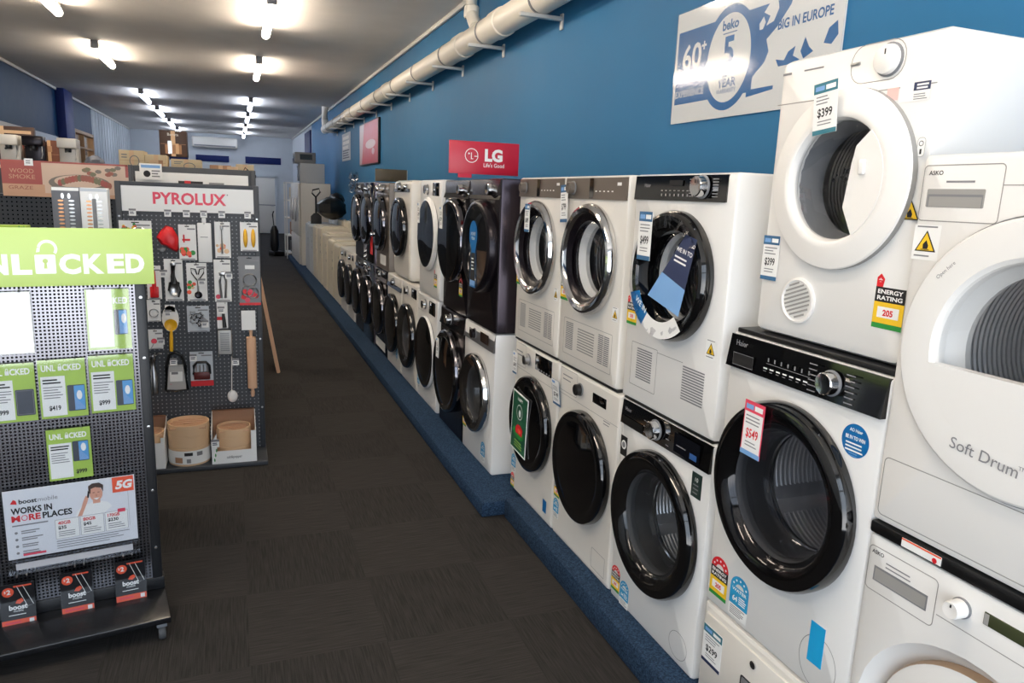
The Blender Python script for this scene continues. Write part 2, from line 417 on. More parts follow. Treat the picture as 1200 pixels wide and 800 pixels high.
# poster helper: local frame like the machines (front = -Y local), rotated to face the aisle
RZ = -PI / 2
po = root('poster', (XR - .006, 2.76, 2.09), RZ, 'glossy blue and white warranty poster on the wall', 'poster')
m = MB().box(-.55, .55, -.002, .004, 0, .52, PAPER)
m.rect(-.53, .55, .09, .43, -.0025, BRBLU)
m.poly(ell(-.12, .255, .19, .225, 40), -.003, BRBLU); m.poly(ell(-.12, .255, .155, .19, 40), -.0035, PAPER)
m.text('beko', -.12, .378, .04, -.004, BRBLU, bold=.03); m.rect(-.17, -.07, .36, .364, -.004, BRBLU)
m.text('5', -.12, .225, .12, -.004, BRBLU, bold=.03); m.rect(-.15, -.115, .175, .195, -.004, BRBLU)
m.text('YEAR', -.115, .132, .036, -.004, BRBLU, bold=.02, width=.13); m.text('WARRANTY', -.115, .105, .019, -.004, BRBLU, width=.14)
m.text('60', -.405, .25, .11, -.004, WHITES, bold=.02); m.text('+', -.31, .315, .05, -.004, WHITES, bold=.03)
m.text('YEARS', -.40, .195, .026, -.004, WHITES, bold=.02); m.text('EXPERIENCE', -.405, .122, .03, -.004, WHITES, bold=.01, width=.235)
# pale land shapes of the map
for pts in ([(.1, .40), (.13, .43), (.125, .47), (.16, .5), (.19, .5), (.175, .45), (.19, .4), (.165, .355), (.12, .345), (.14, .38)],
            [(.075, .36), (.1, .385), (.115, .36), (.1, .335), (.08, .335)],
            [(.15, .24), (.13, .29), (.19, .33), (.26, .4), (.28, .46), (.25, .52), (.55, .52), (.55, .2), (.13, .2)],
            [(.06, .02), (.06, .15), (.13, .2), (.55, .2), (.55, .02)]): m.poly(pts, -.003, PAPER)
for pts in ([(.33, .52), (.32, .47), (.36, .44), (.38, .48), (.42, .47), (.44, .52)], [(.2, .2), (.25, .19), (.27, .22), (.31, .235), (.3, .2), (.34, .18), (.3, .17), (.22, .17)], [(.34, .21), (.36, .26), (.385, .22), (.41, .2), (.36, .18)], [(.46, .22), (.48, .27), (.52, .29), (.53, .24), (.5, .21)], [(.51, .45), (.54, .47), (.54, .52), (.52, .52)],
            [(.03, .07), (.03, .1), (.2, .1), (.2, .085)]): m.poly(pts, -.0034, BRBLU)
m.text('BIG IN EUROPE', .345, .315, .036, -.004, BRBLU, bold=.025, width=.3)
m.build('print', po)
MB().box(-.552, .552, -.0062, -.0048, -.002, .522, glass('poster_sleeve', (.95, .96, .97), .8, .1)).build('sleeve', po)

po = root('poster', (XR - .037, 12.15, 2.11), RZ, 'framed red poster with a pale sweep on the blue wall', 'poster')
MB().box(-.87, .87, 0, .035, 0, .68, BLACKM, .004).build('frame', po)
POS = M('poster_red', (160, 26, 40), .35); POSG = M('poster_pale', (176, 160, 164), .35)
m = MB().rect(-.85, .85, .02, .66, -.001, POS); m.poly([(-.85, .02), (-.62, .02), (-.4, .66), (-.85, .66)], -.0015, POSG); m.poly(ell(.2, .32, .45, .07), -.0015, POSG); m.poly(ell(.45, .2, .12, .05), -.0018, POSG)
m.build('print', po)
po = root('poster', (XR - .01, 14.85, 2.26), RZ, 'small white text notice on the blue wall past the red poster', 'poster')
m = MB().box(-.55, .55, 0, .006, 0, .52, GREYW); m.bars(-.45, .45, .46, 3, .09, .06, -.001, PAPER); m.bars(-.45, .45, .2, 4, .045, .02, -.001, NAVY); m.build('print', po)

# ------------------------------------------------------------------ appliance kit
def cabinet(r, w, h, d, mat, hole=None, bev=.014, corner=.008, name='cabinet', z0=.0, back=None):
    b = MB(); n = 6
    def rr(i): return rrect(-w / 2 + i, w / 2 - i, z0 + i, h - i, max(corner, .004) if i == 0 else max(corner - i * .4, .003), n)
    cx, cz = (hole[0], hole[1]) if hole else (0, (h + z0) / 2)
    base = rr(0); dense = []
    for i, pnt in enumerate(base):     # add points along the long edges
        q = base[(i + 1) % len(base)]; L = math.hypot(q[0] - pnt[0], q[1] - pnt[1]); k = max(1, int(L / .06))
        for j in range(k): dense.append((pnt[0] + (q[0] - pnt[0]) * j / k, pnt[1] + (q[1] - pnt[1]) * j / k))
    dense.sort(key=lambda p: math.atan2(p[1] - cz, p[0] - cx)); N = len(dense)
    def inset(i):
        mx, mz = 0, (h + z0) / 2
        return [(mx + (x - mx) * (1 - 2 * i / w), mz + (z - mz) * (1 - 2 * i / (h - z0))) for x, z in dense]
    rings = []
    if hole:
        ang = [math.atan2(z - cz, x - cx) for x, z in dense]
        c = [(cx + hole[2] * math.cos(a), cz + hole[2] * math.sin(a)) for a in ang]
        rings += [(c, .03), (c, 0)]
    rings += [(inset(bev), 0), (inset(bev * .3), bev * .3), (inset(0), bev), (inset(0), d - .01), (inset(.008), d)]
    vs = []; fs = []
    for pts, y in rings: vs += [(x, y, z) for x, z in pts]
    for k in range(len(rings) - 1):
        for i in range(N): fs.append([k * N + i, k * N + (i + 1) % N, (k + 1) * N + (i + 1) % N, (k + 1) * N + i])
    fs.append([(len(rings) - 1) * N + i for i in range(N)][::-1])
    if not hole: fs.append([i for i in range(N)])
    b.add(vs, fs, mat)
    return b.build(name, r)

def drum(r, cx, cz, rad, depth, mat, backm=None, lifters=True, gask=RUBBER):
    if lifters: MB().lathe([(rad * 1.05, .012), (rad * .99, .014), (rad * .9, .07), (rad * .86, .1), (rad * .84, .1), (rad * .84, .106), (rad * .9, .112)], gask, cx, 0, cz).build('gasket', r)
    else: MB().lathe([(rad * 1.05, .004), (rad * 1.0, .006), (rad * .86, .05), (rad * .88, .07)], gask, cx, 0, cz).build('funnel', r)
    bm_ = backm or mat
    if lifters: MB().lathe([(rad * .85, .098), (rad * .86, .092), (rad * .89, .092), (rad * .9, .1), (rad * .885, .112)], CHROME, cx, 0, cz).build('drum_rim', r)
    g = MB().lathe([(rad, .07), (rad * 1.1, .1), (rad * 1.1, depth), (rad * .96, depth + .03), (rad * .5, depth + .02), (0, depth + .035)], mat, cx, 0, cz, mats=[mat, mat, mat, bm_, bm_])
    for i in range(14): g.lathe([(rad * 1.095, .12 + i * (depth - .14) / 14), (rad * 1.08, .125 + i * (depth - .14) / 14), (rad * 1.095, .13 + i * (depth - .14) / 14)], mat, cx, 0, cz)
    if lifters:
        for k in range(3):
            a = k * 2 * PI / 3 + .5; g.T = Matrix.Translation((cx, 0, cz)) @ Matrix.Rotation(a, 4, 'Y')
            g.add([(rad * 1.09, .1, -.05), (rad * 1.09, depth, -.05), (rad * .95, depth - .02, 0), (rad * .95, .13, 0), (rad * 1.09, .1, .05), (rad * 1.09, depth, .05)], [[0, 1, 2, 3], [3, 2, 5, 4], [0, 3, 4], [1, 5, 2]], mat)
        g.T = Matrix.Identity(4)
    return g.build('drum', r)

def door(r, cx, cz, R, style, ring=BLACK, rim=None, gl=None, flat=False, out=.05, ri=.66):
    """returns the door part (ring); glass and handle are its sub-parts"""
    b = MB(); o = -out
    if style == 'full':
        b.lathe([(R * .98, -.001), (R, -.006), (R, o * .62), (R - .006, o * .86), (R - .02, o), (R - .035, o * .98), (R - .05, o * .9)], ring, cx, 0, cz, 64,
                mats=[ring, rim or ring, rim or ring, ring, ring, ring])
        d = b.build('door', r)
        MB().lathe([(R - .05, o * .9), (R * .62, o * 1.02), (R * .3, o * 1.12), (0, o * 1.15)], gl or DARKG, cx, 0, cz, 64).build('glass', d)
        return d
    if style == 'window':
        b.lathe([(R * .98, -.001), (R, -.006), (R, o * .6), (R - .008, o * .86), (R - .025, o), (R * .82, o * .96), (R * (ri + .06), o * .7), (R * ri, o * .35), (R * ri * .985, 0.0), (R * ri, .02)], ring, cx, 0, cz, 64,
                mats=[ring, rim or ring, rim or ring, rim or ring, ring, ring, ring, RUBBER, RUBBER])
        d = b.build('door', r); q = R * ri
        MB().lathe([(R * .86, o * .985), (R * .6, o * 1.0), (R * .3, o * 1.03), (0, o * 1.04)], gl or SMOKE, cx, 0, cz, 64).build('glass', d)
        MB().lathe([(q, o * .3), (q * .97, .02), (q * .9, .07), (q * .7, .1), (0, .11)], CLEAR, cx, 0, cz, 48).build('bowl', d)
        return d
    if style == 'chrome':
        b.lathe([(R * .98, -.001), (R, -.005), (R, o * .6), (R - .008, o * .9), (R - .018, o), (R - .032, o * .9), (R - .04, o * .6), (R * .7, o * .3), (R * ri, .0), (R * ri * .97, .03)], ring, cx, 0, cz, 64,
                mats=[rim, rim, rim, rim, rim, rim, ring, ring, ring])
        d = b.build('door', r); q = R * ri
        MB().lathe([(q, -.004), (q * .9, -.012), (q * .5, -.016), (0, -.018)], gl or CLEAR, cx, 0, cz, 48).build('glass', d)
        return d

def knob(r, x, z, rad, m=CHROME, y=-.004, depth=.028, cap=None):
    k = MB().lathe([(rad * 1.12, y), (rad * 1.12, y - .004), (rad, y - .005), (rad * .95, y - depth * .9), (rad * .85, y - depth), (0, y - depth * .93)], m, x, 0, z, 32, mats=[GPLAST, GPLAST, m, m, cap or m])
    k.rect(x - .002, x + .002, z + rad * .3, z + rad * .8, y - depth * .985, INK)
    return k.build('knob', r)

def energy(r, x, z, kind='red', s=1.):
    """energy or water star label, lower left corner at x,z; about 8.5 x 13 cm"""
    W, H = .085 * s, .135 * s; b = MB(); y = -.0008
    b.rect(x, x + W, z, z + H * .72, y, PAPER)
    if kind == 'blue':
        c = BLU; b.rect(x, x + W, z + H * .28, z + H * .6, y - .0003, c); b.bars(x + .006, x + W - .006, z + H * .24, 5, H * .045, H * .02, y - .0003, INKG)
        b.text('64', x + W * .3, z + H * .38, H * .12, y - .0006, WHITES, bold=.03); b.bars(x + W * .5, x + W - .006, z + H * .54, 4, H * .05, H * .025, y - .0006, WHITES)
        b.rect(x, x + W, z + H * .6, z + H * .72, y - .0003, BLU); b.text('WATER', x + W / 2, z + H * .62, H * .07, y - .0006, WHITES, bold=.03, width=W * .8)
    else:
        b.rect(x, x + W, z, z + H * .09, y - .0003, GRN); b.rect(x, x + W, z + H * .09, z + H * .46, y - .0003, YEL)
        b.rect(x, x + W, z + H * .46, z + H * .72, y - .0003, INK)
        b.text('ENERGY', x + W / 2, z + H * .61, H * .07, y - .0006, WHITES, bold=.03, width=W * .84); b.text('RATING', x + W / 2, z + H * .5, H * .07, y - .0006, WHITES, bold=.03, width=W * .84)
        b.rect(x + W * .14, x + W * .86, z + H * .19, z + H * .38, y - .0006, PAPER); b.text('205', x + W / 2, z + H * .23, H * .1, y - .0009, RED, bold=.04)
    col = BLU if kind == 'blue' else RED
    if kind == 'dryer':
        b.poly([(x, z + H * .72), (x + W * .22, z + H * .72), (x + W * .26, z + H * .86), (x + W * .12, z + H * .95), (x, z + H * .88)], y, RED)
        b.text('*', x + W * .12, z + H * .74, H * .12, y - .0003, WHITES, bold=.03)
    else:
        cx, cz = x + W / 2, z + H * .72
        out = ell(cx, cz, W * .5, H * .28, 20, 0, PI); inn = ell(cx, cz, W * .22, H * .1, 20, 0, PI)
        b.add([(p_[0], y, p_[1]) for p_ in out] + [(p_[0], y, p_[1]) for p_ in inn], [[i, i + 1, i + 21, i + 20] for i in range(19)], col)
        for k in range(5):
            a = .35 + k * .6; b.poly(ell(cx + W * .36 * math.cos(a), cz + H * .19 * math.sin(a), W * .05, H * .03, 5), y - .0003, WHITES)
    return b.build('water_label' if kind == 'blue' else 'energy_label', r)

def flame_sticker(r, x, z, s=.03, y=-.0008, card=True):
    b = MB()
    if card: b.rect(x - s * 1.25, x + s * 1.25, z - s * .7, z + s * 2.2, y + .0003, PAPER); b.bars(x - s, x + s, z + s * 2.1, 1, .01, s * .12, y, INKG); b.bars(x - s, x + s, z - s * .3, 1, .01, s * .12, y, INKG)
    b.poly([(x - s, z), (x + s, z), (x, z + s * 1.75)], y, INK); b.poly([(x - s * .82, z + s * .1), (x + s * .82, z + s * .1), (x, z + s * 1.55)], y - .0003, YEL)
    b.poly([(x - s * .22, z + s * .22), (x + s * .22, z + s * .22), (x + s * .28, z + s * .5), (x + s * .05, z + s * .95), (x - s * .25, z + s * .6)], y - .0006, INK)
    b.rect(x - s * .4, x + s * .4, z + s * .14, z + s * .19, y - .0006, INK)
    return b.build('warning_sticker', r)

def ticket(loc, w, h, label, price='$499', head=DBLU, foot=DBLU, pcol=INK, rz=RZ, tilt=0., lean=0., cat='price tag', group='price tags on the machines', rim=None):
    e = bpy.data.objects.new('price_tag', None)
    b = MB(); b.T = Matrix.Rotation(tilt, 4, 'Y') @ Matrix.Rotation(lean, 4, 'X')
    b.box(-w / 2, w / 2, 0, .0012, -h, 0, rim or PAPER); y = -.0006
    if rim: b.rect(-w * .46, w * .46, -h * .98, -h * .02, y + .0003, PAPER)
    b.rect(-w / 2, w / 2, -h * .2, 0, y, head); b.rect(-w * .42, -w * .04, -h * .15, -h * .06, y - .0003, LBLU if head is not RED else PINK); b.rect(w * .02, w * .42, -h * .15, -h * .06, y - .0003, WHITES)
    b.bars(-w * .38, w * .4, -h * .26, 3, h * .065, h * .022, y, INKG, .4)
    b.text(price, 0, -h * .66, h * .16, y, pcol, bold=.02, width=w * .62)
    b.bars(-w * .3, w * .3, -h * .74, 2, h * .06, h * .02, y, INKG, .2)
    b.rect(-w / 2, w / 2, -h, -h * .91, y, foot)
    bpy.data.objects.remove(e)
    o = b.build('price_tag', None, loc, rz, smooth=0)
    return tag(o, label, cat, group)

def plate(name, r, x0, x1, z0, z1, m, y=-.004, slope=0., dec=None, bev=.003):
    """a fascia panel, optionally leaning back at its top"""
    b = MB(); th = .02
    b.add([(x0, y, z0), (x1, y, z0), (x1, y + slope, z1), (x0, y + slope, z1), (x0, th, z0), (x1, th, z0), (x1, th + slope, z1), (x0, th + slope, z1)],
          [[0, 1, 2, 3], [7, 6, 5, 4], [0, 4, 5, 1], [1, 5, 6, 2], [2, 6, 7, 3], [3, 7, 4, 0]], m)
    if dec: dec(b, y - .0006)
    return b.build(name, r)

def seam(b, x0, x1, z0, z1, r=.01, y=-.0005, t=.0022, m=LINE): b.frame(rrect(x0, x1, z0, z1, r), y, m, t)
def slots(b, x0, x1, z0, z1, n, y=-.0012, m=GPLAST, cols=1):
    cw = (x1 - x0) / cols; p = (z1 - z0) / n
    for c in range(cols):
        for i in range(n): b.rect(x0 + c * cw + cw * .06, x0 + (c + 1) * cw - cw * .06, z0 + i * p + p * .25, z0 + i * p + p * .75, y, m)

def feet(r, w, d, z=0.):
    for x in (-w / 2 + .05, w / 2 - .05):
        for y in (.06, d - .06): MB().lathe([(0, z), (.02, z), (.02, z + .02), (0, z + .02)], BLACKM, x, y, 0, 12, 'z').build('foot', r)

def machine(name, X, y, z, label, cat, group): return root(name, (X, y, z), RZ, label, cat, group)
GW, GD = 'front loading washing machines along the wall', 'tumble dryers stacked on the washers'

# ---------------- nearest group, X = 1.40
XN = 1.40
# W1
r = machine('washing_machine', XN, 3.29, .11, 'white washer with a green picture card on its black door', 'washing machine', GW)
cabinet(r, .575, .838, .58, WHITE2, None); door(r, 0, .45, .248, 'full', out=.045)
m = MB().rect(-.03, -.0295, .5, .5005, 0, LINE)
b = MB(); seam(b, -.275, -.13, .71, .83, .008); b.bars(-.26, -.16, .79, 2, .02, .006, -.001, INKG); b.rect(-.275, .28, .695, .697, -.0006, LINE); b.build('detergent_drawer', r)
knob(r, -.085, .77, .027, STEEL)
b = MB().box(.0, .205, -.003, .004, .74, .822, DARKG, .002)
for i in range(6): b.rect(.015 + i * .032, .03 + i * .032, .745, .753, -.0035, INKG)
b.build('display', r)
b = MB(); y0 = -.055
b.T = Matrix.Translation((-.06, y0, .28)) @ Matrix.Rotation(.06, 4, 'Y')
b.box(-.105, .105, -.001, .0015, 0, .32, PAPER); b.rect(-.098, .098, .008, .312, -.0013, GREENP); b.poly(ell(0, .22, .04), -.0016, PAPER); b.poly(ell(0, .22, .036), -.0018, GREENP); b.poly(ell(.005, .215, .015, .02), -.002, PAPER)
b.text('HAPPY', 0, .278, .016, -.0016, WHITES, bold=.02); b.poly(ell(.0, .105, .075, .03), -.0016, GRN); b.poly([(-.04, .1), (.05, .1), (.055, .14), (.02, .155), (-.02, .15), (-.045, .125)], -.0018, RED); b.poly(ell(.01, .12, .02, .014), -.002, ORG)
b.bars(-.05, .06, .06, 3, .014, .005, -.0016, LIME); b.T = Matrix.Identity(4); b.build('picture_card', r)
b = MB().rect(.175, .22, .05, .115, -.0008, BRBLU); b.build('blue_sticker', r)
energy(r, -.275, .10, 'blue', .75); energy(r, -.275, .01, 'red', .6)
ticket((XN - .012, 3.545, .885), .06, .12, 'small white tag on the left edge of the washer with green picture card', '$699', PAPER, DBLU)

# W2
r = machine('washing_machine', XN, 2.705, .11, 'white washer with plain black porthole and small dark display, right of the green carded one', 'washing machine', GW)
cabinet(r, .578, .838, .58, WHITE2, None); door(r, 0.005, .44, .25, 'full', out=.048)
b = MB(); seam(b, -.275, -.1, .72, .828, .008); b.rect(-.275, .28, .705, .707, -.0006, LINE); b.bars(-.25, -.14, .8, 2, .02, .005, -.001, INKG); b.build('detergent_drawer', r)
knob(r, -.06, .772, .026, BLACKM); b = MB().box(.055, .175, -.003, .004, .748, .79, DARKG, .002); b.build('display', r)
b = MB().bars(.16, .22, .70, 2, .012, .004, -.001, INKG).rect(.12, .121, .04, .11, -.0008, LINE); seam(b, .13, .25, .03, .12, .004); b.build('filter_cover', r)
energy(r, -.283, .19, 'red', .72); energy(r, -.283, .085, 'blue', .72)
ticket((XN - .02, 3.0, .868), .085, .125, 'curled blue edged price tag between the two black porthole washers', '$749', PAPER, DBLU, rim=DBLU, lean=.12)

# W3
r = machine('washing_machine', XN, 2.107, .11, 'white washer with black top strip and chrome dial, left of the pink tagged one', 'washing machine', GW)
cabinet(r, .583, .838, .59, WHITE, (0, .445, .2)); drum(r, 0, .445, .195, .36, DRUMS, gask=M('dark_rubber', (44, 45, 47), .35)); door(r, 0, .445, .268, 'window', out=.05, ri=.68, gl=CLEAR)
def dec(b, y):
    b.text('Haier', -.23, .80, .014, y, INKG, bold=.01); b.rect(-.27, -.12, .745, .775, y, BLACKM)
    for i in range(6): b.rect(-.115 + (i % 2) * .15, -.095 + (i % 2) * .15, .755 + (i // 2) * .022, .758 + (i // 2) * .022, y, INKG)
    b.rect(.085, .235, .752, .82, y, DISPLAY); b.rect(.18, .22, .758, .778, y - .0003, M('lcd_blue', (50, 90, 150), .3)); b.bars(.1, .16, .78, 1, .1, .004, y - .0003, INKG)
plate('control_panel', r, -.287, .287, .742, .834, BLACK, -.008, .008, dec)
knob(r, -.03, .79, .034, CHROME, -.01, .03)
b = MB().rect(-.285, -.235, .61, .69, -.0008, INK); b.poly(ell(-.26, .655, .018), -.0012, PAPER); b.poly(ell(-.26, .655, .012), -.0015, INKG); b.build('round_seal_sticker', r)
b = MB().box(.195, .25, -.0012, 0, .635, .72, M('dark_green_sticker', (28, 48, 44), .4)); b.text('10', .222, .69, .014, -.0015, WHITES); b.bars(.205, .24, .68, 3, .014, .004, -.0015, INKG); b.build('spec_sticker', r)
energy(r, -.283, .035, 'red', .8); energy(r, -.21, .005, 'blue', .8)
b = MB(); b.frame(ell(.2, .075, .055, .05, 40), -.0006, LINE, .002); b.build('filter_cover', r)

# D1, D2 condenser dryers
def bronze_dryer(y, w, label, u_door):
    r = machine('tumble_dryer', XN, y, .957, label, 'dryer', GD)
    cabinet(r, w, .84, .6, WHITE2, (u_door, .495, .175)); drum(r, u_door, .495, .172, .36, DRUMD, DRUMD, False, WPLAST)
    door(r, u_door, .495, .232, 'chrome', DKSTEEL, CHROME, CLEAR, out=.045, ri=.72)
    def dec(b, yy):
        b.rect(-w * .06, 0, .748, .83, yy, BLACK); b.rect(w * .36, w * .42, .8, .812, yy, PAPER)
        for i in range(5): b.rect(.02 + i * .035, .035 + i * .035, .775, .78, yy, PAPER)
    plate('control_panel', r, -w / 2 + .008, w / 2 - .008, .744, .832, BRONZE, -.006, .005, dec)
    knob(r, -w * .33, .79, .026, BRONZE, -.008)
    b = MB(); seam(b, -.225, .235, .05, .215, .006)
    slots(b, -.205, -.12, .075, .2, 15); slots(b, .115, .215, .075, .2, 15, cols=2); slots(b, -.09, .09, .085, .19, 9, m=LINE)
    b.build('vent_grille', r)
    energy(r, -w / 2 + .005, .29, 'dryer', .95); flame_sticker(r, w / 2 - .04, .285, .02)
    return r
bronze_dryer(3.325, .56, 'white dryer with chrome ringed door next to the black machines', -.005)
bronze_dryer(2.752, .568, 'white dryer with chrome ringed door and bronze strip, left of the plastic wrapped door', .005)
ticket((XN - .052, 3.36, 1.667), .062, .135, 'slim price tag hung on the chrome ringed dryer door nearest the black dryers', '$699', DBLU, DBLU)
ticket((XN - .015, 3.02, 1.76), .075, .165, 'price tag hung between the two chrome ringed dryer doors', '$799', DBLU, DBLU, tilt=-.06)

# D3
r = machine('tumble_dryer', XN, 2.122, .957, 'white dryer with plastic film over its black ringed door', 'dryer', GD)
cabinet(r, .592, .84, .6, WHITE, (.012, .497, .17)); drum(r, .012, .497, .165, .36, DRUMD, DRUMD, False, WPLAST)
dr = door(r, .012, .497, .222, 'chrome', BLACK, BLACK, CLEAR, out=.05, ri=.7)
fm = MB(); N = 72; rs = (.95, .85, .74)
vs = []
for q, k in enumerate(rs):
    for i in range(N):
        a = 2 * PI * i / N; vs.append((.012 + .222 * k * math.cos(a), -.052 - random.random() * .008 + q * .003, .497 + .222 * k * math.sin(a)))
fm.add(vs, [[q * N + i, q * N + (i + 1) % N, (q + 1) * N + (i + 1) % N, (q + 1) * N + i] for q in range(2) for i in range(N)], FILM); fm.build('film', dr, smooth=0)
def dec(b, y):
    b.text('Haier', -.2, .795, .013, y, INKG, bold=.01)
    for i in range(8): b.rect(-.11 + i * .026, -.098 + i * .026, .782, .785, y, INKG); b.rect(-.108 + i * .026, -.1 + i * .026, .765, .773, y, INKG)
    b.rect(-.06, .02, .8, .818, y, DISPLAY)
    for i in range(7): b.rect(.06, .085, .765 + i * .009, .768 + i * .009, y, INKG); b.rect(.185, .215, .765 + i * .009, .768 + i * .009, y, INKG)
plate('control_panel', r, -.292, .255, .75, .834, BLACK, -.006, .005, dec)
knob(r, .135, .797, .034, CHROME, -.008, .03)
b = MB(); seam(b, -.24, -.06, .06, .225, .004); b.rect(-.06, .1, .215, .217, -.0006, LINE)
slots(b, -.205, -.085, .09, .21, 13, cols=1); slots(b, .095, .235, .09, .21, 13, cols=1); b.build('vent_grille', r)
energy(r, -.292, .285, 'dryer', .85); flame_sticker(r, .245, .275, .022)
b = MB(); b.T = Matrix.Translation((.06, -.066, .405)) @ Matrix.Rotation(.2, 4, 'Y') @ Matrix.Rotation(-.06, 4, 'X')
b.add([(-.11, 0, 0), (.09, 0, -.005), (.085, 0, .25), (.02, 0, .25)], [[0, 1, 2, 3]], NAVY); b.add([(-.11, -.0004, 0), (.09, -.0004, -.005), (.089, -.0004, .085), (-.06, -.0004, .1)], [[0, 1, 2, 3]], LBLU)
b.text('WE IN TO', .035, .19, .014, -.0006, WHITES, bold=.02); b.bars(-.01, .075, .175, 2, .014, .006, -.0006, WHITES, .2)
tag(b.build('brochure', None, (XN, 2.122, .957), RZ), 'navy and light blue brochure tucked on the film wrapped dryer door', 'brochure')
b = MB(); R1, R2, n = .212, .145, 24; cx, cz, y = .012, .497, -.0565
a0, a1 = PI * 1.12, PI * 1.72
o_ = ell(cx, cz, R1, R1, n, a0, a1); i_ = ell(cx, cz - .01, R2, R2, n, a0, a1)
b.add([(p_[0], y + .002, p_[1]) for p_ in o_] + [(p_[0], y + .002, p_[1]) for p_ in i_], [[k, k + 1, k + 1 + n, k + n] for k in range(8)], BRBLU)
b.add([(p_[0], y + .002, p_[1]) for p_ in o_] + [(p_[0], y + .002, p_[1]) for p_ in i_], [[k, k + 1, k + 1 + n, k + n] for k in range(8, n - 1)], PAPER)
b.text('WE IN', cx - .125, cz - .12, .02, y + .0015, WHITES, bold=.02, rot=-.5)
b.build('crescent_sticker', dr)
ticket((XN - .078, 2.2, 1.667), .085, .165, 'white and blue 499 price tag on the film wrapped dryer door', '$499', DBLU, DBLU)

# stacking mats of this pair row
for y, w, what in ((3.32, .55, 'under the dryer next to the black machines'), (2.735, .56, 'under the middle chrome ringed dryer'), (2.115, .57, 'under the film wrapped dryer')):
    tag(MB().box(-w / 2, w / 2, .004, .56, 0, .007, BLACKM, .002).build('stacking_mat', None, (XN, y, .9495), RZ), 'thin black mat ' + what, 'mat', 'stacking mats')

# Haier stack on pedestal
yh = 1.492
r = root('pedestal', (XN, yh, .11), RZ, 'low white pedestal drawer with a lock under the washer with pink tag', 'pedestal')
cabinet(r, .585, .325, .58, WHITE2, None)
b = MB().box(-.27, .27, -.008, .002, .02, .295, WHITE2, .004); b.build('drawer_front', r)
k = MB().lathe([(.012, -.008), (.012, -.013), (0, -.013)], CHROME, -.03, 0, .262, 20); k.rect(-.032, -.028, .255, .27, -.0135, INK); k.build('lock', r)
b = MB(); b.frame(rrect(-.08, .2, .1, .2, .01), -.0086, INK, .006); b.rect(-.074, .194, .106, .194, -.0084, GPLAST); b.build('handle_recess', r)
ticket((XN - .0095, yh + .222, .367), .095, .13, 'white 299 price tag on the low pedestal drawer', '$299', TEAL, NAVY)

r = machine('washing_machine', XN, yh, .44, 'white washer on a pedestal with big black porthole, long black strip and pink price tag', 'washing machine', GW)
cabinet(r, .585, .885, .6, WHITE, (0, .48, .2)); drum(r, 0, .48, .195, .38, DRUMS, gask=M('dark_rubber', (44, 45, 47), .35)); door(r, -.003, .48, .262, 'window', out=.05, ri=.7, gl=SMOKE)
def dec(b, y):
    b.text('Haier', -.22, .855, .016, y, INKG, bold=.01)
    b.rect(-.255, -.165, .795, .832, y, INK); b.frame([(-.255, .795), (-.165, .795), (-.165, .832), (-.255, .832)], y - .0003, INKG, .0015)
    b.rect(-.11, .06, .828, .8295, y, INKG)
    for i in range(7): b.rect(-.105 + i * .026, -.1 + i * .026, .834, .845, y, INKG); b.rect(-.12 + i * .026, -.104 + i * .026, .812, .816, y, PAPER); b.rect(-.12 + i * .026, -.108 + i * .026, .805, .807, y, INKG)
    for i in range(6):
        for sx in (-1, 1): b.rect(.128 + sx * .062 - .014, .128 + sx * .062 + .014, .795 + i * .014, .798 + i * .014, y, INKG)
plate('control_panel', r, -.288, .288, .786, .882, BLACK, -.014, .014, dec)
knob(r, .128, .832, .03, CHROME, -.01, .03)
b = MB().poly(ell(.215, .708, .042, n=40), -.0008, BRBLU); b.text('AO Haier', .215, .73, .008, -.0011, WHITES, bold=.02, width=.04); b.text('BE IN TO WIN', .215, .71, .009, -.0011, WHITES, bold=.03, width=.06); b.bars(.187, .243, .702, 3, .009, .004, -.0011, WHITES, .15); b.bars(.2, .23, .676, 2, .006, .002, -.0011, LBLU, .15); b.build('round_sticker', r)
energy(r, -.275, .035, 'red'); energy(r, -.175, .02, 'blue')
b = MB(); b.frame(ell(.19, .085, .065, .075, 44), -.0006, LINE, .002); b.build('filter_cover', r)
b = MB().box(.155, .205, -.0012, 0, .075, .19, TAPE); b.build('blue_tape', r)
ticket((XN - .062, 1.572, 1.165), .082, .158, 'pink topped 549 price tag on the big black porthole', '$549', PINK, LBLU, RED, tilt=.02, rim=PINK)
tag(MB().box(-.28, .29, .012, .6, 0, .014, BLACKM, .003).build('stacking_mat', None, (XN, yh, 1.327), RZ), 'black mat under the tilted white vented dryer', 'mat', 'stacking mats')

# vented dryer on top
r = machine('tumble_dryer', 1.425, 1.465, 1.343, 'white vented dryer with wide white door ring on the highest stack', 'dryer', GD)
cabinet(r, .515, .752, .46, WHITE, (.012, .425, .15), bev=.03, corner=.02); drum(r, .012, .425, .15, .3, STEEL, DRUMD, False, GPLAST)
b = MB().lathe([(.222, -.001), (.222, -.016), (.219, -.02), (.2, -.024), (.17, -.03), (.158, -.031), (.152, -.028), (.146, -.014), (.145, -.006)], WPLAST, .012, 0, .428, 72, mats=[LINE] + [WPLAST] * 7); d_ = b.build('door', r)  # grey outer edge paints in the shadow line round the door ring
MB().lathe([(.146, -.012), (.13, -.016), (.07, -.018), (0, -.018)], CLEAR, .012, 0, .428, 48).build('glass', d_)
arc = ell(.012, .428, .156, .156, 16, -1.0, .82)
b = MB().ext(arc + [(.08, .428 + .08), (.072, .428 + .04), (.06, .428 - .066)], -.032, -.0165, WPLAST); b.box(.1, .118, -.042, -.032, .44, .475, WPLAST, .004); b.build('handle', d_)
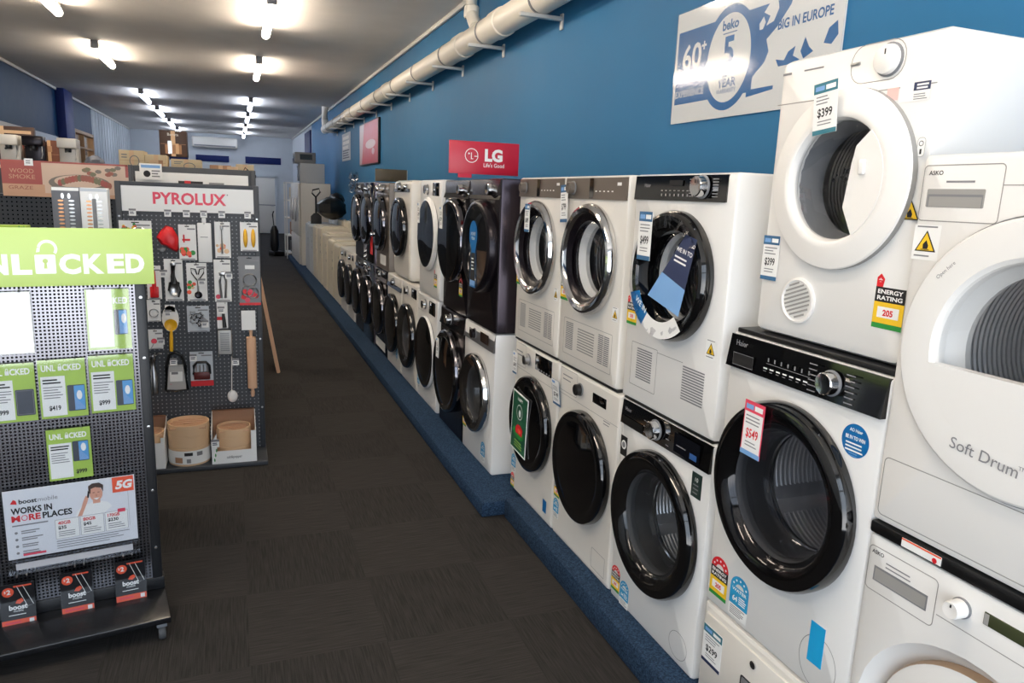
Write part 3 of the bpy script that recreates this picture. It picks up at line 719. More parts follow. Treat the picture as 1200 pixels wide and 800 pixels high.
b = MB(); seam(b, .0, .16, .655, .745, .04); b.rect(-.25, .25, .632, .6345, -.0006, LINE); b.bars(-.24, -.2, .715, 1, .01, .006, -.0008, INKG); b.bars(-.16, -.08, .715, 1, .01, .004, -.0008, INKG); b.box(-.0, .03, -.004, 0, .7, .708, STEEL, .002); b.build('control_panel', r)
knob(r, .115, .7, .034, WPLAST, 0, .018)
b = MB().lathe([(.062, 0), (.062, -.006), (.056, -.008), (.052, -.004), (0, -.003)], WPLAST, -.085, 0, .11, 40)
b.T = Matrix.Translation((-.085, 0, .11)) @ Matrix.Rotation(-.35, 4, 'Y')
for i in range(9):
    zz = -.044 + i * .011; hw = math.sqrt(max(0, .048 ** 2 - zz ** 2)); b.rect(-hw, hw, zz, zz + .005, -.006, LINE)
b.T = Matrix.Identity(4); b.build('vent_outlet', r)
b = MB().rect(.12, .152, .607, .635, -.0008, M('pale_pink_sticker', (236, 190, 184), .6)); b.rect(.155, .235, .6, .64, -.0008, PAPER); b.rect(.192, .235, .622, .64, -.0011, NAVY); b.bars(.2, .23, .636, 2, .007, .004, -.0014, WHITES, .2); b.bars(.194, .23, .615, 3, .005, .002, -.0011, INKG); b.build('info_sticker', r)
b = MB().poly(rrect(.222, .243, .478, .52, .008), -.0008, PAPER); b.frame(rrect(.222, .243, .478, .52, .008), -.001, LINE, .001); b.frame(ell(.232, .507, .006, n=16), -.0011, INK, .0015); b.rect(.23, .235, .484, .495, -.0011, INK); b.build('seal_sticker', r)
flame_sticker(r, .228, .34, .026, card=False); energy(r, .165, .085, 'dryer')
ticket((1.425 - .05, 1.488, 2.007), .078, .125, 'slanted teal topped 399 price tag over the white dryer door', '$399', TEAL, TEAL, tilt=-.1)
ticket((1.425 - .004, 1.675, 1.62), .066, .125, 'blue edged price tag on the far edge of the highest white dryer', '$399', DBLU, DBLU)

# Asko stack
ya = .902
r = machine('washing_machine', XN, ya, .11, 'white washer with sunken white porthole and olive display, lowest at the near end', 'washing machine', GW)
b = cabinet(r, .595, .84, .6, WHITE, (0, .41, .27)); 
MB().lathe([(.27, .0), (.262, .012), (.235, .045), (.226, .05)], WPLAST, 0, 0, .41, 64).build('porthole_surround', r)
d_ = MB().lathe([(.226, .052), (.226, .03), (.222, .022), (.21, .018), (.12, .012), (0, .01)], WHITE, 0, 0, .41, 64, mats=[M('tan_trim', (190, 160, 130), .3, .5), M('tan_trim'), WHITE, WHITE, WHITE]).build('door', r)
b = MB(); seam(b, -.29, -.105, .7, .812, .012); b.text('ASKO', -.265, .793, .009, -.0008, INK, bold=.01); b.bars(-.24, -.15, .785, 2, .01, .003, -.0008, INKG)
b.rect(-.27, -.125, .728, .765, -.0008, GPLAST); b.rect(-.266, -.129, .731, .76, -.001, LINE); b.rect(-.1, .29, .735, .737, -.0006, LINE); b.build('detergent_drawer', r)
knob(r, -.048, .782, .02, WPLAST, 0, .035)
b = MB().box(.0, .2, -.002, .004, .775, .803, LCD, .002); b.rect(.002, .012, .777, .801, -.0025, LINE); b.build('display', r)
tag(MB().box(-.296, .296, -.004, .58, 0, .03, BLACKM, .006).build('stacking_kit', None, (XN, ya, .951), RZ), 'black stacking strip between the two nearest white machines', 'stacking strip')
b = MB().box(-.05, .05, 0, .0015, 0, .02, PAPER); b.rect(-.05, .05, .016, .02, -.0004, ORG); b.poly(ell(.035, .006, .006, n=12), -.0006, RED)
tag(b.build('swing_tag', None, (XN - .006, ya + .155, .957), RZ), 'small cream and orange tag poking out of the black stacking strip', 'tag')

r = machine('tumble_dryer', XN, ya, .983, 'white dryer with big round white door and half moon window at the near end', 'dryer', GD)
cabinet(r, .597, .84, .6, WHITE, (0, .445, .2)); drum(r, 0, .445, .198, .36, DRUMS, DRUMW, False, WPLAST)
d_ = MB().lathe([(.281, -.0005), (.281, -.003), (.277, -.003), (.276, -.014), (.27, -.02), (.25, -.022), (.2, -.02), (.192, -.012), (.188, .012)], WHITE, 0, 0, .445, 72, mats=[GPLAST, GPLAST, WHITE, WHITE, WHITE, WHITE, WPLAST, WPLAST])
d_.text('Soft Drum', -.045, .235, .024, -.0228, INKG, rot=-.1); d_.text('TM', .035, .245, .008, -.0228, INKG); d_.text('Open here', -.185, .60, .008, -.0226, INKG, rot=.8)
d_ = d_.build('door', r)
MB().lathe([(.19, -.004), (.17, .01), (.1, .03), (0, .035)], CLEAR, 0, 0, .445, 56).build('glass', d_)
a = math.asin(-.04 / .2); arc = ell(0, .445, .2, .2, 30, PI - a, 2 * PI + a)
MB().ext(arc, -.0215, .004, WHITE).build('lower_panel', d_)
b = MB(); seam(b, -.292, -.11, .7, .818, .01); b.text('ASKO', -.262, .797, .009, -.0008, INK, bold=.01); b.bars(-.235, -.165, .785, 1, .01, .004, -.0008, INKG); b.rect(-.11, .29, .775, .777, -.0006, LINE)
b.build('water_drawer', r)
b = MB().ext(rrect(-.277, -.145, .73, .768, .003), -.0005, .02, LINE); b.rect(-.274, -.148, .731, .757, -.0009, GPLAST); b.rect(-.27, -.15, .731, .752, -.0012, LINE); b.build('drawer_grip', r)
knob(r, .04, .795, .02, WPLAST, 0, .035)
MB().box(.1, .27, -.002, .004, .78, .81, LCD, .002).build('display', r)
b = MB(); seam(b, -.285, .075, .018, .16, .014); slots(b, .12, .27, .03, .15, 8); b.build('filter_flap', r)
flame_sticker(r, -.262, .635, .026)

# ---------------- further group on the longer platform, X = 1.36
XF = 1.36; ZF = .085
r = machine('washing_machine', XF, 4.085, ZF, 'white washer with dark grey top strip under the black dryer with the blue tag', 'washing machine', GW)
cabinet(r, .58, .843, .6, WHITE, (0, .43, .185)); drum(r, 0, .43, .18, .36, DRUMS, gask=M('dark_rubber', (44, 45, 47), .35)); door(r, 0, .43, .245, 'window', BLACK, CHROME, CLEAR, out=.05, ri=.66)
def dec(b, y): b.rect(-.25, -.17, .765, .81, y, PAPER); b.rect(.05, .2, .76, .82, y, DISPLAY)
plate('control_panel', r, -.286, .286, .735, .838, GRAYFAS, -.008, .012, dec); knob(r, -.07, .785, .03, DKSTEEL)
energy(r, -.285, .14, 'red', .9); energy(r, .1, .035, 'blue', .9)

def black_dryer(y, z, w, h, label, X=XF, rim=DKSTEEL, R=.275, cz=.47, body=DKSTEEL, gl=SMOKE):
    r = machine('tumble_dryer', X, y, z, label, 'dryer', GD)
    cabinet(r, w, h, .6, body, (0, cz, R * .7), bev=.012); drum(r, 0, cz, R * .68, .34, DRUMD, DRUMD, False); door(r, 0, cz, R, 'window', BLACK, rim, gl, out=.06, ri=.68)
    plate('control_panel', r, -w / 2 + .004, w / 2 - .004, h - .115, h - .006, BLACK, -.012, .04, lambda b, yy: b.rect(-.2, -.08, h - .08, h - .04, yy + .02, DISPLAY)); knob(r, .12, h - .06, .034, CHROME, .008, .04)
    return r
r = black_dryer(4.055, .936, .555, .858, 'black steel dryer with a round topped blue tag on its door', R=.27, body=M('plum_black_steel', (50, 44, 52), .2, metal=.7))
fp = cabinet(r, .551, .854, .012, DKSTEEL, (0, .47, .189), name='front_panel', bev=.006); fp.location.y = -.004
energy(r, -.275, .13, 'red', .9); b = MB().box(.2, .24, -.001, 0, .12, .21, PAPER); b.rect(.2, .24, .12, .15, -.0015, YEL); b.build('yellow_label', r)
b = MB(); b.poly([(-.05, 0), (.06, 0), (.05, .22)] + ell(0, .3, .075, .085, 20, -.5, PI + .5) + [(-.03, .22)], 0, BRBLU); b.poly([(-.045, .01), (.055, .01), (.045, .2), (-.025, .2)], -.0006, INK); b.text('UPGRADE', 0, .3, .018, -.0008, WHITES, width=.09); b.text('TO AI', 0, .275, .016, -.0008, WHITES, bold=.02); b.bars(-.02, .03, .17, 4, .02, .008, -.0009, WHITES)
b.rect(-.04, .05, .01, .04, -.001, LBLU)
tag(b.build('door_tag', None, (XF - .066, 4.05, 1.17), RZ), 'round topped blue and black tag hanging on the black steel dryer', 'tag')
r = machine('washing_machine', XF, 4.675, ZF, 'black washer with chrome ring and white tag inside its door', 'washing machine', GW)
cabinet(r, .585, .84, .6, DKSTEEL, None); door(r, 0, .425, .285, 'full', BLACK, SHCH, out=.06); plate('control_panel', r, -.285, .285, .72, .835, BLACK, -.01, .03); knob(r, -.02, .78, .034, CHROME, -.005, .04)
ticket((XF - .066, 4.8, .72), .07, .14, 'white price tag on the black washer with chrome ring', '$1299', PAPER, PAPER)
r = black_dryer(4.63, .93, .575, .86, 'black dryer beside the blue tagged one with a white tag on its door', rim=SHCH, gl=DUSK)
energy(r, .1, .12, 'red', .9)
ticket((XF - .064, 4.78, 1.62), .075, .15, 'white price tag on the upper black door with chrome rim', '$1299', PAPER, PAPER)
r = machine('washing_machine', XF, 5.36, ZF, 'white washer with white ringed black porthole, left of the black pair', 'washing machine', GW)
cabinet(r, .6, .845, .6, WHITE, None); door(r, 0, .41, .28, 'full', BLACK, WHITE, out=.032); knob(r, -.05, .775, .035, CHROME); MB().box(.06, .24, -.003, .004, .72, .82, DARKG, .003).build('display', r)
b = MB(); seam(b, -.295, -.11, .71, .83, .01); b.build('detergent_drawer', r); energy(r, -.29, .06, 'blue', .9)
r = machine('tumble_dryer', XF, 5.33, .936, 'white dryer with white rimmed dark glass door, left of the black pair', 'dryer', GD)
cabinet(r, .62, .86, .6, WHITE, (0, .465, .2), bev=.02); drum(r, 0, .465, .195, .34, DRUMD, DRUMD, False); door(r, .0, .465, .27, 'window', BLACK, WHITE, DUSK, out=.035, ri=.72); knob(r, -.06, .79, .035, CHROME); MB().box(.08, .26, -.003, .004, .745, .84, DARKG, .003).build('display', r)
energy(r, .16, .09, 'dryer', 1.0)
ticket((XF - .064, 5.42, 1.63), .07, .15, 'white price tag on the white rimmed dark glass door', '$1099', PAPER, PAPER)
r = machine('washing_machine', XF, 5.97, ZF, 'white washer with nothing stacked on it, black porthole showing bright drum', 'washing machine', GW)
cabinet(r, .585, .86, .6, WHITE2, (0, .42, .19)); drum(r, 0, .42, .185, .34, DRUMS, gask=M('dark_rubber', (44, 45, 47), .35)); door(r, 0, .42, .275, 'window', BLACK, None, SMOKE, out=.055); knob(r, -.06, .8, .033, CHROME); MB().box(.08, .26, -.003, .004, .76, .84, DARKG, .003).build('display', r)
r = machine('washing_machine', XF, 6.6, ZF, 'white washer with black top strip under the round cornered white dryer', 'washing machine', GW)
cabinet(r, .62, .86, .6, WHITE2, None); door(r, 0, .42, .275, 'full', BLACK, None, out=.055); plate('control_panel', r, -.305, .305, .74, .853, BLACK, -.01, .03); knob(r, 0, .8, .033, CHROME, -.004); energy(r, .1, .08, 'blue', .9)
r = machine('tumble_dryer', XF, 6.31, .96, 'round cornered white dryer with dark oval door and chrome controls', 'dryer', GD)
cabinet(r, .66, .84, .6, WHITE2, None, bev=.035, corner=.04); door(r, .0, .44, .255, 'full', BLACK, None, out=.055); plate('control_panel', r, -.32, .3, .74, .83, BLACK, -.006, .02); knob(r, -.05, .785, .035, CHROME, -.004); knob(r, .2, .785, .02, CHROME, -.004)
r = machine('washing_machine', XF, 7.27, ZF, 'dark washer with a white strip below its door, second dark stack down', 'washing machine', GW)
cabinet(r, .6, .85, .6, DKSTEEL, None); door(r, 0, .46, .265, 'full', BLACK, SHCH, out=.055); plate('control_panel', r, -.295, .295, .74, .845, BRONZE, -.01, .03); knob(r, 0, .8, .033, CHROME, -.004)
b = MB().rect(-.25, .25, .04, .13, -.001, PAPER); b.build('white_strip', r)
r = machine('tumble_dryer', XF, 7.2, .94, 'dark dryer with chrome door catch beside the round cornered white one', 'dryer', GD)
cabinet(r, .64, .84, .6, BRONZE, None); door(r, 0, .45, .27, 'full', BLACK, SHCH, out=.06); plate('control_panel', r, -.315, .315, .73, .834, BRONZE, -.01, .03); knob(r, .1, .785, .04, CHROME, -.004, .05); knob(r, -.15, .785, .03, CHROME, -.004, .04)
MB().lathe([(.0, -.09), (.02, -.08), (.024, -.06), (.02, -.04), (0, -.03)], CHROME, -.22, 0, .33, 16).build('catch', r); b = MB().rect(-.1, .2, .05, .15, -.001, PAPER); b.build('white_strip', r)
GS = M('plum_steel', (112, 104, 116), .28, metal=.7)
r = machine('washing_machine', XF, 7.94, ZF, 'black washer with plum grey steel side, under the red stickered dryer', 'washing machine', GW)
cabinet(r, .64, .85, .6, GS, None); MB().box(-.31, .28, -.01, .0, .01, .845, BLACK, .004).build('front_panel', r); door(r, -.01, .44, .27, 'full', BLACK, SHCH, out=.065); knob(r, .1, .79, .03, CHROME, -.01)
r = machine('tumble_dryer', XF, 7.94, .94, 'black dryer with plum grey steel side and red sticker', 'dryer', GD)
cabinet(r, .64, .85, .6, GS, None); MB().box(-.31, .28, -.01, .0, .01, .845, BLACK, .004).build('front_panel', r); door(r, -.01, .46, .27, 'full', BLACK, SHCH, out=.065); knob(r, .1, .79, .03, CHROME, -.01)
MB().box(.12, .27, -.012, -.0102, .1, .34, RED).build('red_sticker', r)
for z, lab, cat, nm in ((ZF, 'glossy black washer at the far end of the dark stacks', 'washing machine', 'washing_machine'), (.94, 'black dryer crumpled in shiny plastic wrap at the far end of the dark stacks', 'dryer', 'tumble_dryer')):
    r = machine(nm, XF, 8.6, z, lab, cat, GW if z < .5 else GD)
    cabinet(r, .6, .85, .6, BLACKM, None); door(r, 0, .45, .27, 'full', BLACK, SHCH, out=.065); plate('control_panel', r, -.29, .29, .74, .845, BLACK, -.01, .03); knob(r, .1, .79, .03, CHROME, -.004)
    if z > .5:
        b = MB()
        nx, nz_ = 16, 9
        vs = [(-.31 + .62 * i / nx, -.06 + random.uniform(-.03, .02), .73 + j * .02 + random.uniform(-.008, .008) + (random.uniform(0, .07) if j == nz_ else 0)) for j in range(nz_ + 1) for i in range(nx + 1)]
        b.add(vs, [[j * (nx + 1) + i, j * (nx + 1) + i + 1, (j + 1) * (nx + 1) + i + 1, (j + 1) * (nx + 1) + i] for j in range(nz_) for i in range(nx)], FILM)
        b.build('plastic_wrap', r, smooth=0)
for y, lab in ((9.3, 'low white washer with black porthole, just past the dark stacks'), (9.95, 'low white washer with black porthole, next to the cream top loaders')):
    r = machine('washing_machine', XF, y, ZF, lab, 'washing machine', GW)
    cabinet(r, .595, .85, .6, WHITE2, None); door(r, 0, .44, .26, 'full', BLACK, None, out=.055); knob(r, -.02, .78, .033, CHROME); MB().box(.1, .24, -.003, .004, .75, .82, DARKG, .003).build('display', r); b = MB(); seam(b, -.28, -.1, .7, .83, .01); b.build('detergent_drawer', r)
# LG flag sign on the black dryers
s = root('brand_sign', (1.365, 4.1, 1.796), -.03, 'red sign with white lettering standing on top of the black dryers', 'sign')
b = MB().box(-.21, .21, 0, .012, .022, .205, M('sign_red', (196, 30, 58), .35), .002); y = -.0006
b.box(-.155, -.075, 0, .012, 0, .022, M('sign_red'))
b.frame(ell(-.078, .125, .04, n=36)[2:], y, WHITES, .004); b.rect(-.082, -.077, .105, .142, y, WHITES); b.rect(-.082, -.068, .105, .109, y, WHITES); b.poly(ell(-.094, .136, .005, n=12), y, WHITES); b.rect(-.062, -.04, .12, .124, y, WHITES)
b.text('LG', .055, .1, .062, y, WHITES, bold=.05, width=.108); b.text("Life's Good", .058, .064, .022, y, WHITES, bold=.01, width=.125)
b.build('panel', s)
s = root('display_board', (1.53, 7.62, 1.80), 0, 'plain olive brown display board standing on the dark stacks', 'board')
b = MB().box(-.165, .165, 0, .015, 0, .125, M('olive_board', (84, 74, 56), .5), .003); b.box(-.165, -.05, 0, .015, -.0, .002, M('olive_board')); b.build('panel', s); MB().box(.163, .17, -.004, .018, 0, .12, STEEL).build('edge_strip', s)

# top loaders
tl = [(10.7, .84, CREAM, 'nearest cream top loader, beside the low black porthole washers'), (11.42, .855, CREAM, 'second cream top loader, with dark control marks on its front'), (12.2, .90, CREAM, 'third cream top loader, slightly taller than the two before it'),
      (13.0, .97, CREAM, 'tallest cream top loader in the low row'), (13.75, .95, CREAM, 'fifth cream top loader, in front of the grey ones'), (14.5, .93, GREYW, 'first grey top loader past the cream ones'), (15.25, .93, GREYW, 'last grey top loader before the white refrigerator')]
for y, h, mt, lab in tl:
    r = machine('top_loader', XF, y, ZF, lab, 'washing machine', 'top loading washing machines in the low row')
    cabinet(r, .62, h, .62, mt, None, bev=.03, corner=.012)
    MB().box(-.29, .29, .05, .42, h - .002, h + .02, mt, .012).build('lid', r)
    b = MB().box(-.30, .30, .46, .61, h - .002, h + .11, mt, .02); b.build('control_console', r)
    MB().lathe([(.03, 0), (.028, .03), (0, .032)], GPLAST, .1, .53, h + .108, 20, 'z').build('knob', r)
    b = MB(); b.bars(.2, .26, h - .15, 3, .12, .04, -.001, GPLAST, .1); b.build('marks', r)
# things on the top loaders
b = MB()
def lump(b, cx, cy, cz, rx, ry, rz, m, seed):
    rnd = random.Random(seed); n = 14; prof = 9; vs = []; fs = []
    for j in range(prof):
        t = PI * j / (prof - 1) - PI / 2
        for i in range(n):
            a = 2 * PI * i / n; k = 1 + rnd.uniform(-.14, .14)
            vs.append((cx + rx * k * math.cos(t) * math.cos(a), cy + ry * k * math.cos(t) * math.sin(a), max(cz - rz, cz + rz * (1 + rnd.uniform(-.1, .1)) * math.sin(t))))
    for j in range(prof - 1):
        for i in range(n): fs.append([j * n + i, j * n + (i + 1) % n, (j + 1) * n + (i + 1) % n, (j + 1) * n + i])
    b.add(vs, fs, m)
lump(b, 0, 0, .2, .26, .34, .2, BLACKM, 3); lump(b, .1, .1, .34, .14, .2, .14, BLACKM, 4)
tag(b.build('bag', None, (1.68, 13.85, 1.155), 0), 'slumped black bag on top of the cream top loaders', 'bag')
s = root('hand_shovel', (1.47, 14.5, 1.04), 0, 'black D handled shovel standing against the white refrigerator', 'shovel')
b = MB().tube([(0, 0, .18), (0, 0, .5)], .018, BLACKM, 10); b.build('shaft', s); b = MB(); b.ext([(-.1, 0), (.1, 0), (.1, .14), (.04, .2), (-.04, .2), (-.1, .14)], -.012, .012, BLACKM); b.build('blade', s)
MB().tube([(0, 0, .5), (-.07, 0, .57), (-.06, 0, .63), (.06, 0, .66), (.08, 0, .6), (0, 0, .5)], .014, BLACKM, 8).build('grip', s)
# tall white appliances
for i, (y, lab) in enumerate(((16.4, 'tall white refrigerator with a microwave on top'), (17.15, 'second tall white refrigerator along the right wall'), (17.9, 'furthest tall white refrigerator along the right wall'))):
    r = machine('refrigerator', 1.31, y, ZF, lab, 'refrigerator', 'tall refrigerators')
    cabinet(r, .72, 1.72, .62, WHITE2, None, bev=.02); MB().box(-.35, .35, -.04, -.004, .62, 1.71, WHITE2, .012).build('door', r); MB().box(-.35, .35, -.04, -.004, .02, .6, WHITE2, .012).build('freezer_door', r)
    MB().box(-.32, -.3, -.07, -.04, .9, 1.4, STEEL, .006).build('handle', r)
r = root('microwave', (1.31, 16.35, 1.807), RZ, 'large pale microwave on the tall white refrigerator', 'microwave')
cabinet(r, .66, .4, .5, GREYW, None); MB().box(-.3, .1, -.015, 0, .04, .36, DARKG, .006).build('door', r); MB().box(.12, .3, -.01, 0, .04, .36, GPLAST, .004).build('control_panel', r)
r = root('oven', (1.22, 16.4, 2.21), RZ, 'small grey oven with dark window on top of the microwave', 'oven')
cabinet(r, .6, .22, .42, GPLAST, None); MB().box(-.25, .15, -.01, 0, .03, .19, DARKG, .004).build('door', r); MB().box(.3, .302, .1, .35, .07, .18, DARKG).build('side_window', r)
# white shelf rack at the end
XS = .98
s = root('shelf_rack', (1.38, 18.95, 0), 0, 'white open shelf rack at the end of the low row', 'shelf')
for i in range(5): MB().box(-.2, .5, -.45, .35, .12 + i * .42, .145 + i * .42, WHITE2, .004).build('shelf', s)
for x in (-.19, .49):
    for y in (-.44, .34): MB().box(x - .015, x + .015, y - .015, y + .015, 0, 1.83, WHITE2).build('post', s)
for i in range(4):
    b = MB().box(-.1, .3, -.3, .2, 0, .26 + .04 * (i % 2), (BLACKM, CARD, GPLAST, KRAFT)[i], .01); b.rect(-.06, .24, .05, .2, -.3006, PAPER)
    tag(b.build('carton', None, (1.40, 18.95, .146 + i * .42), 0), '%s carton on the %s shelf of the white rack' % (('black', 'brown', 'grey', 'pale')[i], ('lowest', 'second', 'third', 'top')[i]), 'box', 'cartons on the white rack')


v = root('vacuum_cleaner', (.97, 19.3, 0), .4, 'dark upright vacuum cleaner on the floor beside the white rack', 'vacuum cleaner')
MB().box(-.15, .15, -.16, .14, 0, .12, BLACKM, .03, 3).build('floor_head', v); MB().lathe([(0, .1), (.08, .11), (.11, .25), (.1, .62), (.05, .74), (0, .76)], BLACKM, 0, .08, 0, 20, 'z').build('body', v)
MB().tube([(0, .1, .7), (0, .16, 1.02), (0, .1, 1.1)], .016, BLACKM, 10).build('handle', v)
# ------------------------------------------------------------------ pegboard display stands
def pegmat(name, rgb, pitch, fill, rough, metal=0., spec=.5, hole=(6, 6, 7), roundh=False):
    m = M(name, rgb, rough, metal, spec=spec)
    nt = m.node_tree; b = nt.nodes['Principled BSDF']; L = nt.links.new
    tc = nt.nodes.new('ShaderNodeTexCoord')
    a = nt.nodes.new('ShaderNodeVectorMath'); a.operation = 'SCALE'; a.inputs['Scale'].default_value = 1 / pitch; L(tc.outputs['Object'], a.inputs[0])
    f = nt.nodes.new('ShaderNodeVectorMath'); f.operation = 'FRACTION'; L(a.outputs[0], f.inputs[0])
    s = nt.nodes.new('ShaderNodeVectorMath'); s.operation = 'SUBTRACT'; s.inputs[1].default_value = (.5, .5, .5); L(f.outputs[0], s.inputs[0])
    ab = nt.nodes.new('ShaderNodeVectorMath'); ab.operation = 'ABSOLUTE'; L(s.outputs[0], ab.inputs[0])
    sp = nt.nodes.new('ShaderNodeSeparateXYZ'); L(ab.outputs[0], sp.inputs[0])
    mx = nt.nodes.new('ShaderNodeMath'); mx.operation = 'MAXIMUM'; L(sp.outputs['X'], mx.inputs[0]); L(sp.outputs['Z'], mx.inputs[1])
    lt = nt.nodes.new('ShaderNodeMath'); lt.operation = 'LESS_THAN'; lt.inputs[1].default_value = fill; L(mx.outputs[0], lt.inputs[0])
    mc = nt.nodes.new('ShaderNodeMix'); mc.data_type = 'RGBA'; mc.inputs['A'].default_value = (*[lin(v) for v in rgb], 1); mc.inputs['B'].default_value = (*[lin(v) for v in hole], 1)
    L(lt.outputs[0], mc.inputs['Factor']); L(mc.outputs['Result'], b.inputs['Base Color'])
    sm = nt.nodes.new('ShaderNodeMath'); sm.operation = 'MULTIPLY_ADD'; sm.inputs[1].default_value = -spec; sm.inputs[2].default_value = spec; L(lt.outputs[0], sm.inputs[0]); L(sm.outputs[0], b.inputs['Specular IOR Level'])
    return m
PEGA = pegmat('perforated_black_steel', (128, 128, 134), .0128, .27, .24, .95, .6)
PEGB = pegmat('perforated_charcoal_steel', (58, 62, 68), .0245, .14, .5, 0, .5, (150, 152, 156))
PEGD = pegmat('perforated_dark_steel', (44, 47, 52), .0245, .16, .55, 0, .4)

th = math.radians(9)
OU = (-.30 - .31 * math.cos(th), 2.98 - .31 * math.sin(th), 0)
st = root('display_stand', OU, th, 'black wheeled pegboard stand with a lime padlock header', 'display stand')
MB().box(-.258, .258, .004, .012, .045, 1.33, PEGA).build('pegboard', st)
for s_ in (-1, 1):
    u = MB().box(s_ * .276 - .018, s_ * .276 + .018, 0, .045, .06, 1.53, STAND, .004)
    for z in (.28, .52, .78, 1.05, 1.28): u.lathe([(.006, 0), (.006, -.004), (0, -.005)], STEEL, s_ * .276, 0, z, 10)
    u.build('upright', st)
b = MB().box(-.295, .302, -.235, .28, .075, .1, M('stand_gloss_black', (22, 23, 26), .22), .005); b.box(-.295, .3, -.002, .05, .1, .15, STAND, .004); b.build('base', st)
for x in (-.26, .27):
    for y in (-.2, .24):
        c = MB().lathe([(0, -.012), (.026, -.012), (.03, -.006), (.03, .006), (.026, .012), (0, .012)], RUBBER, x, y, .03, 20, 'x'); c.box(x - .018, x + .018, y - .02, y + .02, .055, .076, GPLAST, .003)
        c.build('castor', st)
b = MB().box(-.31, .325, -.012, -.004, 1.33, 1.532, LIMES, .002); y = -.0126
zb, hh = 1.376, .062
for ch, x, wd in (('U', -.222, .06), ('N', -.151, .063), ('L', -.080, .056), ('C', .061, .064), ('K', .133, .063), ('E', .202, .054), ('D', .264, .060)):
    b.text(ch, x, zb, hh, y, WHITES, bold=.05, width=wd + .001)
b.poly(rrect(-.042, .019, zb - .002, zb + .064, .004), y, WHITES)
ou = ell(-.003, zb + .084, .03, .031, 18, PI * .93, -.62); inn = ell(-.003, zb + .084, .021, .021, 18, PI * .93, -.62)
b.add([(p[0], y, p[1]) for p in ou] + [(p[0], y, p[1]) for p in inn], [[i, i + 1, i + 19, i + 18] for i in range(17)], WHITES)
b.poly([(-.033, zb + .088), (-.024, zb + .088), (-.026, zb + .074), (-.036, zb + .072)], y, WHITES)
b.poly(ell(-.0115, zb + .042, .008, n=14), y - .0003, LIMES); b.poly([(-.0145, zb + .04), (-.0085, zb + .04), (-.0065, zb + .016), (-.0165, zb + .016)], y - .0003, LIMES)
b.build('header_sign', st)

def L2W(x, y, z): return (OU[0] + x * math.cos(th) - y * math.sin(th), OU[1] + x * math.sin(th) + y * math.cos(th), z)
def hook(parent, x, z, y=-.045, n=1, gap=.0):
    b = MB()
    for i in range(n): b.tube([(x + i * gap, .004, z), (x + i * gap, y, z), (x + i * gap, y - .004, z + .008)], .0022, STEEL, 8)
    return b.build('peg_hook', parent)
def phone_card(x0, x1, z0, z1, label, mode, price='$999', y=-.012):
    w, h = x1 - x0, z1 - z0; b = MB().box(0, w, 0, .0012, 0, h, LIME); yy = -.0006
    if mode == 'white': b.rect(0, w, 0, h, yy, PAPER)  # blank white front paints in the glare that washes out this card
    else:
        b.rect(w * .04, w * (.6 if mode == 'half' else .55), h * .04, h * (1. if mode == 'half' else .72), yy, PAPER)
        if mode == 'half': b.text('KED', w * .79, h * .76, h * .1, yy, WHITES, bold=.03, width=w * .34)  # only the last letters remain, the white beside them is painted glare
        else:
            b.text('UNL', w * .22, h * .81, h * .1, yy, WHITES, bold=.03, width=w * .3); b.rect(w * .42, w * .5, h * .81, h * .88, yy, WHITES); b.frame(ell(w * .46, h * .89, w * .03, h * .035, 12), yy, WHITES, w * .012); b.text('CKED', w * .71, h * .81, h * .1, yy, WHITES, bold=.03, width=w * .4)
            b.bars(w * .08, w * .5, h * .67, 2, h * .05, h * .025, yy - .0003, INK, .3); b.bars(w * .08, w * .52, h * .54, 5, h * .045, h * .016, yy - .0003, INKG)
            b.text(price, w * (.3 if mode != 'low' else .74), h * (.14 if mode != 'low' else .1), h * .075, yy - .0003, INK, bold=.03, width=w * .25)
        px0, pz0, px1, pz1 = (.62, .24, .93, .66) if mode == 'half' else (.58, .1, .96, .55) if mode != 'low' else (.57, .34, .94, .74)
        b.poly(rrect(w * px0, w * px1, h * pz0, h * pz1, w * .03), yy - .0003, PHB)
        mid = px0 + (px1 - px0) * .38
        if mode != 'dark':
            b.rect(w * mid, w * (px1 - .01), h * (pz0 + .015), h * (pz1 - .015), yy - .0006, PHS)
            b.poly([(w * mid, h * (pz0 + .25)), (w * (px1 - .01), h * (pz0 + .05)), (w * (px1 - .01), h * (pz0 + .02)), (w * mid, h * (pz0 + .02))], yy - .0008, LBLU)
            b.poly(ell(w * (mid + .11), h * (pz0 + .27), w * .06, h * .08, 16), yy - .0009, PAPER)
        else: b.frame(rrect(w * (px0 + .02), w * (px1 - .02), h * (pz0 + .02), h * (pz1 - .02), w * .02), yy - .0006, INKG, .0012)
    b.box(-.002, w + .002, -.003, -.0022, -.002, h + .002, ACRYL)
    o = b.build('phone_card', None, L2W(x0, y, z0), th, smooth=0)
    tag(o, label, 'price card', 'phone cards on the black pegboard')
    for x in (x0 + w * .2, x1 - w * .2): hook(st, x, z1 + .001, y - .006)
    return o
phone_card(-.215, -.066, 1.098, 1.313, 'phone card painted white with window glare in the top row of the phone pegboard', 'white')
phone_card(.098, .237, 1.094, 1.315, 'top row phone card, mostly painted white with glare, with a lime strip and phone', 'half')
phone_card(-.22, -.073, .853, 1.063, 'lime phone card with plain dark phone, left end of the middle row', 'dark')
phone_card(-.063, .082, .853, 1.068, 'middle of the three lime phone cards in the middle row', 'mid', '$419')
phone_card(.093, .237, .857, 1.072, 'lime phone card at the right end of the middle row', 'mid', '$999')
phone_card(-.056, .082, .616, .81, 'single lime phone card hanging low above the white mobile plan poster', 'low', '$999')
